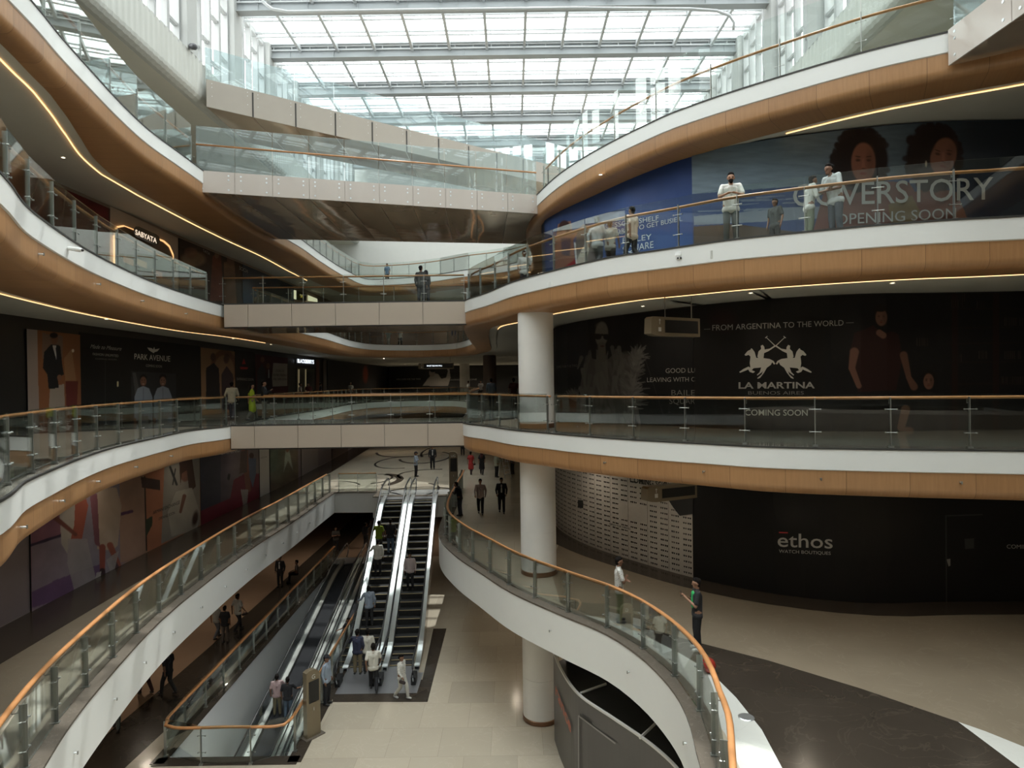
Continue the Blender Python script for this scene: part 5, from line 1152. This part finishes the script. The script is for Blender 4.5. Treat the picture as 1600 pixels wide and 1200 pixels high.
def check_mat():
    if 'check_cloth' in MATS: return MATS['check_cloth']
    m = mat('check_cloth', (.5, .5, .48), .85); nt = m.node_tree; b = nt.nodes['Principled BSDF']; tc = nt.nodes.new('ShaderNodeTexCoord'); v = nt.nodes.new('ShaderNodeTexVoronoi'); v.inputs['Scale'].default_value = 22
    nt.links.new(tc.outputs['Object'], v.inputs['Vector']); cr = nt.nodes.new('ShaderNodeValToRGB'); cr.color_ramp.elements[0].color = (.16, .16, .15, 1); cr.color_ramp.elements[0].position = .15; cr.color_ramp.elements[1].color = (.62, .61, .57, 1); cr.color_ramp.elements[1].position = .35
    nt.links.new(v.outputs['Distance'], cr.inputs[0]); nt.links.new(cr.outputs[0], b.inputs['Base Color']); return m
def PF(px, py, z): p = atz(px, py, z); return p.x, p.y
def PY(px, Y, py=600): p = aty(px, Y, py=py); return p.x, Y
W_ = (.66, .66, .63)
# upper ground, near right
person('man in patterned white shirt and olive trousers standing behind the curved railing', *PF(968, 972, UG), UG, 95, 1.72, 'fold', 'b', trou=(.20, .20, .10), vox=.013, pat=check_mat())
person('boy in black and green sports shirt looking at a phone', *PF(1090, 1016, UG), UG, 275, 1.70, 'phone', 'a', (.02, .02, .022), (.008, .008, .009), vox=.013, trim=(.03, .42, .12), phone=True, shoes=MATS['white_shoe'])
# upper ground, concourse
BL = (.30, .36, .44)
person('guard in pale blue shirt and dark cap standing alone on the concourse', *PF(650, 745, UG), UG, 100, 1.70, 'fold', 'b', BL, (.015, .015, .018), cap=(.015, .015, .02), sleeve='long')
person('man in open dark jacket over white shirt on the leaf pattern', *PF(676, 733, UG), UG, 170, 1.74, 'stand', 'a', (.6, .6, .6), (.015, .015, .018), jacket=(.02, .02, .025), sleeve='long')
person('man in pink shirt and black trousers walking towards the escalators', *PF(751, 804, UG), UG, 180, 1.72, 'walk', 'a', (.42, .33, .31), (.012, .012, .014), sleeve='long', vox=.018)
person('man in black blazer and pale shirt walking beside the white column', *PF(784, 802, UG), UG, 178, 1.72, 'walk', 'a', (.45, .4, .38), (.012, .012, .014), jacket=(.014, .014, .018), sleeve='long', vox=.018)
person('woman in a red tunic walking away on the concourse', *PF(736, 742, UG), UG, 20, 1.60, 'walk', 'a', (.36, .03, .03), (.03, .012, .012), kurta=True, hair='bun', female=True, bag=(.03, .02, .02))
person('woman in a long dark robe and maroon headscarf walking away', *PF(753, 742, UG), UG, 5, 1.62, 'walk', 'a', (.018, .014, .018), (.012, .01, .012), kurta=True, female=True, scarf=(.06, .018, .02))
person('man in pale green shirt pointing right near the ladder', *PF(776, 746, UG), UG, 60, 1.66, 'righthand', 'a', (.36, .39, .31), (.015, .015, .018), sleeve='long')
person('worker in a patterned dark shirt standing at the ladder', *PF(801, 741, UG), UG, 240, 1.66, 'stand', 'b', (.07, .065, .06), (.02, .02, .022))
person('person in dark clothes leaning on the railing by the totem', *PF(719, 806, UG), UG, 285, 1.66, 'rail', 'b', (.02, .018, .02), (.03, .035, .05), lean=14, sleeve='long')
person('distant figure in dark trousers behind the upper ground totem', *PF(723, 712, UG), UG, 180, 1.7, 'stand', 'b', (.03, .03, .035), (.02, .02, .02), vox=.03)
# lowest floor
person('guard in pale blue shirt and cap beside the lower totem', *PF(511, 1101, LG), LG, 100, 1.74, 'stand', 'b', BL, (.012, .012, .015), cap=(.015, .015, .02), sleeve='long', vox=.014)
person('man in white T-shirt and black trousers stepping towards the escalator', *PF(584, 1080, LG), LG, -12, 1.74, 'walk', 'b', (.64, .62, .55), (.016, .016, .018), vox=.014)
person('man in navy shirt and khaki trousers at the escalator comb plate', *PF(559, 1053, LG), LG, 5, 1.72, 'lefthand', 'a', (.035, .04, .075), (.19, .15, .09), vox=.016, sleeve='long')
person('man in cream shirt right of the navy shirt at the escalator foot', *PF(575, 1052, LG), LG, 0, 1.72, 'stand', 'b', (.55, .53, .46), (.02, .02, .022), vox=.016)
person('girl in checked pale outfit walking past the right escalator foot', *PF(628, 1092, LG), LG, 120, 1.58, 'walk', 'b', trou=(.50, .49, .45), pat=check_mat(), vox=.014, shoes=MATS['white_shoe'], female=True, bag=(.02, .02, .02), hair='bun', sleeve='long')
def on_esc(k, s, dx=0):
    e, zt, t, A = (ESC+TRV)[k]; n = Vector((t.y, -t.x)); p = A + t*s + n*dx; return p.x, p.y, e.location.z + zt(s)
person('man in blue-grey shirt bending over the left escalator handrail', *on_esc(0, 2.5, -.12), -20, 1.70, 'lefthand', 'a', (.24, .28, .34), (.02, .02, .025), sleeve='long', lean=12, vox=.016)
person('man in white shirt with a hand on the left escalator handrail', *on_esc(0, 5.0, -.15), -8, 1.68, 'lefthand', 'b', (.60, .60, .56), (.014, .014, .016), sleeve='long')
person('person in lime green and orange top higher on the left escalator', *on_esc(0, 6.2, -.28), 10, 1.62, 'lefthand', 'b', (.17, .24, .015), (.03, .03, .03))
person('person in black top and blue jeans highest on the left escalator', *on_esc(0, 6.2, .28), 0, 1.70, 'stand', 'b', (.012, .012, .014), (.08, .12, .18))
person('man in pinkish white shirt riding down the right escalator', *on_esc(1, 4.2, -.1), 180, 1.70, 'stand', 'b', (.50, .42, .42), (.012, .012, .014), sleeve='long')
person('man in pink T-shirt on the moving walkway with an arm around a friend', *on_esc(2, 9.4, -.24), -15, 1.70, 'righthand', 'b', (.40, .29, .29), (.15, .13, .08), vox=.016)
person('man in black T-shirt and jeans holding the moving walkway handrail', *on_esc(2, 9.2, .26), -8, 1.70, 'righthand', 'b', (.014, .014, .016), (.09, .13, .18), vox=.016)
person('person in black standing on the moving walkway next to the escalator', *on_esc(3, 13.6, .15), 215, 1.66, 'righthand', 'b', (.012, .012, .013), (.02, .02, .024), vox=.018, hair='long', female=True)
DK = (.014, .013, .014)
person('dark silhouette walking on the lower floor near the white bulkhead', *PF(263, 1086, LG), LG, -70, 1.70, 'walk', 'b', DK, (.025, .025, .03), vox=.018)
person('dim figure in reddish clothes beside the silhouette on the lower floor', *PF(228, 1084, LG), LG, -60, 1.66, 'walk', 'b', (.12, .03, .03), (.05, .02, .02), vox=.022, female=True)
person('figure in pale trousers half hidden under the white bulkhead', *PF(182, 1140, LG), LG, 160, 1.68, 'walk', 'b', (.05, .05, .05), (.10, .12, .11), vox=.022)
person('man in white T-shirt carrying a dark bag behind the pit railing', *PF(372, 986, LG), LG, 30, 1.70, 'walk', 'b', (.50, .49, .45), (.02, .02, .022), bag=(.015, .014, .014))
person('person in a dark dress facing away behind the pit railing', *PF(352, 1004, LG), LG, 0, 1.60, 'stand', 'b', DK, (.10, .08, .07), hair='bun', female=True)
person('person in pale top next to the dark dress behind the pit railing', *PF(339, 998, LG), LG, 20, 1.60, 'walk', 'b', (.3, .3, .28), (.10, .11, .13), female=True)
person('man in dark suit and white shirt in the shade of the lower floor', *PF(438, 917, LG), LG, 185, 1.72, 'stand', 'b', (.3, .3, .3), DK, jacket=DK, sleeve='long')
person('person in pale top crouched behind the far pit railing', *PF(464, 908, LG), LG, 250, 1.60, 'sit', 'b', (.26, .22, .20), DK)
person('bulky dark figure near the top of the moving walkways', *PF(525, 862, LG), LG, 160, 1.66, 'fold', 'b', (.06, .055, .05), DK, vox=.028)
person('person with a raised arm silhouetted under the concourse', *PF(572, 856, LG), LG, 20, 1.72, 'wave', 'b', DK, DK, vox=.028, sleeve='long')
# level one
person('man in grey-blue shirt walking away past the brown column', *PF(768, 638, L1), L1, 0, 1.74, 'walk', 'a', (.12, .15, .18), (.03, .035, .045), sleeve='long')
person('man in dark maroon shirt beside the white column on level one', *PF(803, 640, L1), L1, 10, 1.72, 'walk', 'b', (.07, .015, .015), (.015, .015, .018))
person('man in cream shirt and grey trousers seen from behind on level one', *PF(363, 656, L1), L1, -10, 1.70, 'walk', 'b', (.42, .38, .28), (.06, .06, .07), sleeve='long')
person('woman in a bright yellow-green tunic on level one', *PF(394, 657, L1), L1, 60, 1.62, 'walk', 'a', (.30, .38, .015), (.10, .09, .07), kurta=True, female=True, hair='long')
person('man in black top and pale trousers clapping hands on level one', *PF(413, 656, L1), L1, 80, 1.74, 'phone', 'a', (.014, .014, .016), (.28, .26, .23), sleeve='long')
for i, (x, Y, c, lb) in enumerate([(469, 46, (.38, .35, .32), 'far visitor in a pale top outside the shop with glowing letters'), (482, 48, (.12, .03, .03), 'far visitor in red at the shop with glowing letters'), (501, 50, DK, 'far visitor in black beside the orange pilaster'), (548, 60, (.30, .30, .28), 'far visitor in a light top under the red glow'),
        (732, 62, (.40, .40, .40), 'far visitor in white left of the brown column'), (751, 62, (.45, .45, .43), 'second far visitor in white touching the brown column')]):
    person(lb, *PY(x, Y), L1, 180 if i % 2 else 60, 1.66, 'stand', 'b', c, DK, vox=.035)
# level two
person('man in black jacket leaning close to a companion on the level two footbridge', *PY(660, 27.6), L2, 20, 1.74, 'stand', 'a', (.028, .026, .026), (.012, .012, .014), sleeve='long')
person('woman in dark headscarf leaning on her companion on the level two footbridge', *PY(668, 27.9), L2, -30, 1.60, 'phone', 'a', (.022, .02, .022), (.012, .012, .014), sleeve='long', scarf=(.02, .018, .02), female=True)
person('seated person in pink behind the level two footbridge', *PY(712, 46, 460), L2, 200, 1.7, 'sit', 'a', (.24, .17, .17), DK, vox=.03)
person('bearded man in white T-shirt leaning on the level two handrail', *PY(1142, 15.95, 330), L2, 195, 1.80, 'rail', 'c', (.70, .70, .66), (.11, .12, .12), beard=True, vox=.012, lean=8)
person('man in white shirt and olive trousers talking at the level two railing', *PY(1264, 15.6, 330), L2, 95, 1.62, 'phone', 'b', (.52, .53, .50), (.16, .18, .13), vox=.013, sleeve='long', lean=6)
person('man in striped white shirt bowing his head over the level two railing', *PY(1306, 15.3, 330), L2, 250, 1.80, 'fold', 'b', (.55, .57, .58), (.07, .08, .10), vox=.013, lean=14)
person('child in dark grey top in front of the seaside hoarding', *PY(1211, 16.9, 340), L2, 240, 1.42, 'stand', 'b', (.05, .055, .055), (.03, .03, .03), vox=.016)
person('man in light blue-white long shirt walking past the blue hoarding', *PY(933, 19.6, 370), L2, 40, 1.70, 'walk', 'a', (.50, .54, .56), (.05, .06, .07), sleeve='long', vox=.016)
person('man in beige checked shirt between two walkers at the blue hoarding', *PY(953, 19.9, 370), L2, 30, 1.66, 'walk', 'b', (.42, .41, .37), DK, vox=.016)
person('man in peach T-shirt and black trousers walking left at the blue hoarding', *PY(988, 18.6, 370), L2, -40, 1.72, 'walk', 'b', (.52, .42, .34), (.014, .014, .016), vox=.014)
person('man in plain white T-shirt walking towards the level two footbridge', *PY(819, 24.2, 420), L2, 170, 1.62, 'stand', 'b', (.58, .58, .56), (.05, .05, .055), vox=.016)
person('far visitor in pale blue at the back of level two', *PY(607, 58, 530), L2, 180, 1.66, 'walk', 'b', (.42, .50, .54), (.35, .36, .36), vox=.035)
person('far visitor in white shirt and dark trousers at the back of level two', *PY(625, 58, 530), L2, 160, 1.70, 'walk', 'b', (.6, .6, .6), DK, vox=.035)
person('visitor seated in a cream top by the ethnic wear poster', *PY(404, 34, 460), L2, 180, 1.62, 'stand', 'b', (.30, .26, .2), DK, vox=.03)
person('far visitor in blue on level three before the white end wall', *PY(605, 52.5, 430), L3, 200, 1.66, 'stand', 'b', (.12, .18, .26), DK, vox=.035)

# ------------------------------------------------------------------ totems, signs, small fittings
M_gold = mat('champagne_metal', (.24, .195, .13), .4, metal=.4)
def totem(label, X, Y, z, rz, h, letter):
    e = empty('totem_sign', (X, Y, z), rz, label=label, cat='sign')
    w, d = .25, .10; mb = MB(); n = 10; pr = [(-w, 0), (w, 0), (w, h-w)] + [(w*math.cos(math.pi*i/n/2), h-w+w*math.sin(math.pi*i/n/2)) for i in range(1, n+1)] + [(-w*math.sin(math.pi*i/n/2)*.55, h - .0*i) for i in range(1, n+1)] + [(-w, h-.05)]
    N = len(pr); mb.add([(x, -d, zz) for x, zz in pr] + [(x, d, zz) for x, zz in pr], [tuple(range(N)), tuple(range(N, 2*N))[::-1]] + [((i+1) % N, i, N+i, N+(i+1) % N) for i in range(N)])
    mb.build('body', M_gold, parent=e); MB().box((-w-.10, -d-.10, 0), (w+.10, d+.10, .035)).build('base_plate', M_curb, parent=e)
    MB().box((-w+.08, -d-.01, h*.52), (w-.05, -d+.01, h*.84)).build('screen', M_black, parent=e)
    for fs in ((letter, h*.87, .19, M_steelb), ('i', h*.40, .16, M_steelb)):
        cu = bpy.data.curves.new('t', 'FONT'); cu.body = fs[0]; cu.size = fs[2]; cu.extrude = .004; cu.align_x = 'CENTER'; o = bpy.data.objects.new('letter', cu); COL.objects.link(o)
        bpy.context.view_layer.update(); me = bpy.data.meshes.new_from_object(o.evaluated_get(bpy.context.evaluated_depsgraph_get())); bpy.data.objects.remove(o)
        me.materials.clear(); me.materials.append(fs[3]); o = bpy.data.objects.new('letter', me); COL.objects.link(o); o.parent = e; o.location = (.0, -d-.015, fs[1]); o.rotation_euler = (math.pi/2, 0, 0)
p = atz(488, 1150, LG); totem('champagne metal floor totem with the letter G beside the guard', p.x, p.y, LG, math.radians(52), 2.15, 'G')
p = atz(709, 770, UG); totem('champagne metal totem marked UG at the head of the escalators', p.x, p.y, UG, math.radians(5), 2.4, 'UG')
def hang_sign(label, A, B, h, z, ztop, extra=None):
    """tapered hanging sign between plan points A and B"""
    A = Vector(A); B = Vector(B); L = (B-A).length; e = empty('hanging_sign', (A.x, A.y, z), math.atan2((B-A).y, (B-A).x), label=label, cat='sign')
    out = [(0, .06), (.02, h-.05), (.08, h), (L, h), (L, 0), (.32, 0), (.14, .02)][::-1]; N = len(out); mb = MB()
    mb.add([(x, -.14, q) for x, q in out] + [(x, .14, q) for x, q in out], [tuple(range(N))[::-1], tuple(range(N, 2*N))] + [(i, (i+1) % N, N+(i+1) % N, N+i) for i in range(N)])
    mb.build('casing', M_gold, parent=e); MB().box((.5, -.15, .09), (L-.08, .15, h-.08)).build('display_panel', M_black, parent=e)
    for x in (L*.35, L*.9): MB().cyl((x, 0), .015, h, ztop-z, 8).build('hanger', M_steel, parent=e)
    a = MB(); a.add([(.30, -.155, h*.9), (.26, -.155, h*.8), (.34, -.155, h*.8)], [(0, 1, 2)]).box((.29, -.155, h*.6), (.31, -.152, h*.82)).box((.25, -.155, .12), (.35, -.152, .23)); a.build('arrow_and_pictogram', T_lt, parent=e); return e
a = aty(1012, 17.4, py=519); b_ = aty(1088, 18.3, py=523)
hang_sign('champagne hanging direction sign below the level two soffit', (a.x, a.y), (b_.x, b_.y), .52, a.z-.1, L2-.97)
a = aty(1006, 17.2, py=785); b_ = aty(1084, 17.9, py=777)
hang_sign('hanging direction sign with an arrow in front of the eyewear hoarding', (a.x, a.y), (b_.x, b_.y), .42, a.z, L1-.97)
a = aty(654, 58, py=577); b_ = aty(709, 58, py=577)
e = hang_sign('long illuminated hanging sign far down level one', (a.x, a.y), (b_.x, b_.y), .55, a.z, L2-.97)
text([Vector((22, 57.8)), Vector((-22, 57.8))], 'BAILEY SQUARE MALL', (667, 572.5), (691, 572.3), 2.0, M_glowt, None, name='lettering', dist=.05)
lt_ = COL.objects[-1]; bpy.context.view_layer.update(); lt_.parent = e; lt_.matrix_parent_inverse = e.matrix_world.inverted()

def cctv(label, c, d, kind):
    e = empty('security_camera', c, math.atan2(d[1], d[0]), label=label, cat='camera')
    if kind == 'dome':
        MB().lathe((0, 0, 0), [(0, .13), (.09, .125), (.10, .05), (.085, -.03), (.05, -.09), (0, -.11)], 20).build('housing', M_white, parent=e, smooth=True)
        for s in (-1, 1): MB().capsule((.08, s*.035, -.02), .025, (.10, s*.035, -.03), .022).build('lens', M_blacks, parent=e, smooth=True)
    else:
        MB().box((-.30, -.05, -.07), (-.26, .05, .2)).build('bracket', M_white, parent=e); MB().capsule((-.22, 0, .03), .045, (-.0, 0, .0), .05).build('housing', M_white, parent=e, smooth=True); pass
        MB().capsule((.03, 0, -.005), .03, (.05, 0, -.008), .03).build('lens', M_blacks, parent=e, smooth=True)
p = atz(1062, 388, L2); cctv('white dome security camera on the right level two fascia', (p.x-.05, p.y-.12, L2-.26), (-.2, -1), 'dome')
p = atz(103, 371, L2); cctv('white bullet security camera on the left level two fascia', (p.x+.32, p.y-.02, L2-.28), (1, .1), 'bullet')
p = Vector((XL+.12, 26.2, 15.3)); e = empty('security_camera', p, 0, label='dark floodlight camera on the white ribbed band under the clerestory', cat='camera'); MB().capsule((0, 0, .12), .12, (.12, -.05, .08), .13).build('housing', mat('dark_grey_plastic', (.08, .08, .09), .4), parent=e, smooth=True); MB().box((-.12, -.03, -.02), (.02, .03, .1)).build('bracket', M_steel, parent=e)
p = atz(1116, 378, L2); n_ = MB().box((-.09, -.035, -.09), (.09, .0, .09)).build('junction_box', M_greywall, label='small grey box on the right level two fascia', cat='box'); n_.location = (p.x, p.y+.02, L2-.30)
p = atz(861, 424, L2); n_ = MB().box((-.06, -.035, -.07), (.06, .0, .07)).build('junction_box', M_white, label='tiny white box on the level two fascia above the column', cat='box'); n_.location = (p.x-.03, p.y-.05, L2-.40)
# fittings pinned to the fascias
def fitting(P, z, dz, i, side_m, grp, lab, r=.03):
    q = P[i]; t = (P[min(i+1, len(P)-1)]-P[max(i-1, 0)]).normalized(); n = Vector((-t.y, t.x))
    e = empty('fascia_sprinkler', (q.x-n.x*.03, q.y-n.y*.03, z+dz), math.atan2(-n.y, -n.x), label=lab, cat='sprinkler', group=grp)
    MB().capsule((-.02, 0, 0), .022, (.05, 0, 0), .016, 8).build('body', M_steelb, parent=e, smooth=True); MB().tube([(.06, 0, -.03), (.06, 0, .03)], r*.5, 8).build('deflector', side_m, parent=e)
for Pp, z, dz, a, b, st, lab, grp in ((P_UG, UG, -.62, (-7.4, 9.6), (-10.3, 34), 5, 'small sprinkler on the left white bulkhead above the lower floor', 'sprinklers on the left bulkhead'),
        (P_UG, UG, -.55, (.6, 18.6), (3.2, 11), 8, 'small sprinkler on the right white bulkhead', 'sprinklers on the right bulkhead'),
        (P_L1, L1, -.70, (-7.6, 9.8), (-11.1, 23), 7, 'small steel sprinkler on the left level one timber edge', 'sprinklers on the left level one edge'),
        (P_L1, L1, -.68, (2.0, 17.8), (10.4, 13.2), 7, 'small steel sprinkler on the right level one timber edge', 'sprinklers on the right level one edge'),
        (P_L2, L2, -.72, (-8.6, 11.4), (-11.8, 25), 9, 'small steel sprinkler on the left level two timber edge', 'sprinklers on the left level two edge')):
    seg = span(Pp, a, b)
    for i in range(2, len(seg)-1, st): fitting(seg, z, dz, i, M_steel, grp, lab)
# ceiling downlights; their lamps are added to brighten dim floors and soffits
M_lens = mat('downlight_lens', (.7, .7, .68), .4); M_lenson = mat('downlight_lens_lit', (1, .95, .85), .4, emis=(1, .86, .66), es=6)
def downlight(x, y, z, watts, lab, grp):
    e = empty('downlight', (x, y, z), label=lab, cat='light', group=grp)
    MB().lathe((0, 0, 0), [(.045, .0), (.075, -.004), (.08, -.012), (.06, -.014)], 16).build('bezel', M_white, parent=e); MB().lathe((0, 0, -.003), [(0, 0), (.05, 0)], 16).build('lens', M_lenson if watts else M_lens, parent=e)
    if watts:
        l = bpy.data.lights.new('lamp', 'SPOT'); l.energy = watts; l.color = (1, .86, .68); l.spot_size = math.radians(150); l.spot_blend = .8; l.shadow_soft_size = .06
        o = bpy.data.objects.new('lamp', l); COL.objects.link(o); o.parent = e; o.location = (0, 0, -.03)
def row(pts, z, watts, lab, grp):
    for x, y in pts: downlight(x, y, z, watts, lab, grp)
row([(-13.9, y) for y in (12, 17, 22, 27, 32, 37)], L2-.965, 60, 'recessed downlight over the left level one shopfronts', 'downlights over left level one')
row([(4.2, 20.4), (6.6, 17.6), (9.6, 16.1), (13, 15.5)], L2-.965, 60, 'recessed downlight over the right level one walkway', 'downlights over right level one')
row([(-13.9, y) for y in (14, 20, 26, 32, 38)], L3-.965, 60, 'recessed downlight over the left level two shopfronts', 'downlights over left level two')
row([(3.2, 22.4), (6.0, 18.9), (9.2, 16.8), (13, 16)], L3-.965, 60, 'recessed downlight over the right level two walkway', 'downlights over right level two')
row([(4.0, 19.6), (7.4, 16.4), (11, 15.3), (2.2, 23.5)], L1-.965, 70, 'added recessed downlight over the right upper ground floor', 'added downlights over right upper ground')  # from here down: fixtures added to fill dark areas
row([(-12.9, y) for y in (15, 21, 27, 33)], L1-.965, 60, 'added recessed downlight over the left upper ground floor', 'added downlights over left upper ground')
row([(-14.5, 18), (-14.5, 25), (-14.5, 32), (-13, 40), (-8, 44), (-3, 46)], UG-1.005, 170, 'added downlight brightening the shaded part of the lowest floor', 'added downlights over the lowest floor')
row([(1.8, 24), (0, 30), (3.5, 20)], UG-1.005, 90, 'added downlight brightening the lowest floor behind the column', 'added downlights behind the column')
row([(-12, 60), (-6, 62), (0, 62), (-12, 72), (-4, 74), (3, 70)], L2-.965, 400, 'far added downlight brightening the end of level one', 'far added downlights on level one')
row([(-12, 58), (-6, 59), (0, 58)], L3-.965, 260, 'far added downlight brightening the end of level two', 'far added downlights on level two')
row([(-11, 60), (-4, 62), (2, 60), (-4, 72)], L1-.965, 350, 'far added downlight brightening the upper ground concourse', 'far added downlights over the concourse')

# ladder, ball, dark curved hoarding and its contents on the lower floor
p = atz(794, 747, UG); e = empty('step_ladder', (p.x, p.y, UG), .5, label='aluminium step ladder left of the white column on the concourse', cat='ladder')
for s in (-1, 1):
    MB().tube([(s*.24, .0, 0), (s*.17, .55, 1.5)], .022, 6).build('front_rail', M_steelb, parent=e); MB().tube([(s*.24, 1.0, 0), (s*.17, .58, 1.5)], .018, 6).build('rear_rail', M_steelb, parent=e)
for q in range(1, 6): MB().box((-.22, q*.094-.04, q*.26-.015), (.22, q*.094+.05, q*.26+.015)).build('tread', M_steelb, parent=e)
p = atz(1107, 1051, UG); o = MB().capsule((0, 0, .16), .16, (0, 0, .17), .16, 24).build('balloon', mat('red_ball', (.30, .03, .02), .2), smooth=True, label='dark red ball resting on the floor behind the curved railing', cat='ball'); o.location = (p.x, p.y, UG)
p = atz(1166, 1121, UG); o = MB().lathe((0, 0, .006), [(0, .012), (.13, .012), (.15, .0)], 24).build('floor_outlet', M_steelb, label='round metal floor cover on the pale stone strip', cat='floor cover'); o.location = (p.x, p.y, UG)
HZ = -6.95
hc = smooth_path([Vector(atz(x, y, HZ)[:2]) for x, y in [(866, 1019), (878, 1046), (905, 1084), (960, 1122), (1010, 1156), (1050, 1190), (1085, 1230)]] + [Vector((4.6, 11.5)), Vector((5, 9))], .2)
hr_ = empty('curved_hoarding', (hc[0].x, hc[0].y, LG), label='dark grey curved hoarding around a kiosk beside the lower column', cat='hoarding'); o0 = Vector((hc[0].x, hc[0].y))
hl = [p-o0 for p in hc]
mb = MB(); mb.sweep(hl, [(0, 0), (0, HZ-LG), (-.0, HZ-LG)], 0).sweep(hl, [(-.03, HZ-LG), (-.03, 0)], 0); mb.build('panel', mat('graphite_board', (.085, .078, .074), .35), parent=hr_)
MB().sweep(hl, [(.015, HZ-LG-.03), (.015, HZ-LG+.02), (-.05, HZ-LG+.02), (-.05, HZ-LG-.03)], 0).build('white_rim', mat('rim_white', (.62, .60, .57), .5), parent=hr_)
bk = [Vector((1.6, 20.4))-o0, Vector((3.0, 19.2))-o0, Vector((4.4, 16.8))-o0, Vector((5.2, 14.5))-o0, Vector((7, 12))-o0]
MB().sweep(smooth_path(bk, .4), [(0, .0), (0, 3.4)], 0).build('inner_wall', M_black, parent=hr_)
mb = MB(); mb.add([(p.x, p.y, HZ-LG-.35) for p in hl] + [(p.x, p.y, HZ-LG-.35) for p in reversed(smooth_path(bk, .4))], [tuple(range(len(hl)+len(smooth_path(bk, .4))))]); mb.build('black_infill', M_black, parent=hr_)
for x0, y0, x1, y1 in ((907, 1083, 932, 1074), (1000, 1153, 1017, 1137)):
    a, b_ = atz(x0, y0, HZ), atz(x1, y1, HZ); a = Vector((a.x, a.y, 0)); b_ = Vector((b_.x, b_.y, 0)); d = (b_-a).normalized()*.35; MB().tube([(a.x-o0.x, a.y-o0.y, HZ-LG), (b_.x+d.x-o0.x, b_.y+d.y-o0.y, HZ-LG)], .035, 6).build('cross_brace', MATS['rim_white'], parent=hr_)
mb = MB(); gb = smooth_path([Vector((1.9, 19.9))-o0, Vector((3.4, 18.3))-o0, Vector((4.6, 15.6))-o0, Vector((5.2, 13))-o0], .3); mb.sweep(gb, [(0, HZ-LG-.3), (0, HZ-LG+1.2)], 0); mb.build('grey_back_panel', M_greywall, parent=hr_, smooth=True)
M_or = mat('print_coral', (.50, .13, .08), .5)
def vtext(s, px0, py0, px1, py1, cap, m, nm):                # lettering that climbs down the hoarding
    text(hc, s, (px0, py0), (px1, py1), cap, m, hr_, name=nm, dist=.07, off=.02).location = (-hr_.location.x, -hr_.location.y, -hr_.location.z)
vtext('rance', 868, 1084, 892, 1146, 15, M_or, 'lettering')
shape(hc, [[(904, 1117), (962, 1161), (961, 1163), (903, 1119)], [(903, 1118), (904.5, 1118), (905, 1210), (903.5, 1210)]], mat('panel_joint', (.25, .24, .23), .4), hr_, 'door_joint', dist=.07).location = (-hr_.location.x, -hr_.location.y, -hr_.location.z)
dl_ = shape(hc, [[(906, 1115), (925, 1128), (925, 1131), (906, 1119)]], M_black, hr_, 'slot', dist=.07); dl_.location = (-hr_.location.x, -hr_.location.y, -hr_.location.z)

for z, nm in ((L2, 'level_one'), (L1, 'upper_ground')): MB().box((-22, 60, z-1.0), (22, 89, z-.97)).build('ceiling_far_' + nm, M_soffit, kind='structure')
row([(-13, 78), (-9, 84), (-4, 84), (1, 84)], L2-1.005, 500, 'farthest added downlight brightening the dark hoarding at the end of level one', 'farthest added downlights on level one')  # added to brighten the black far hoarding
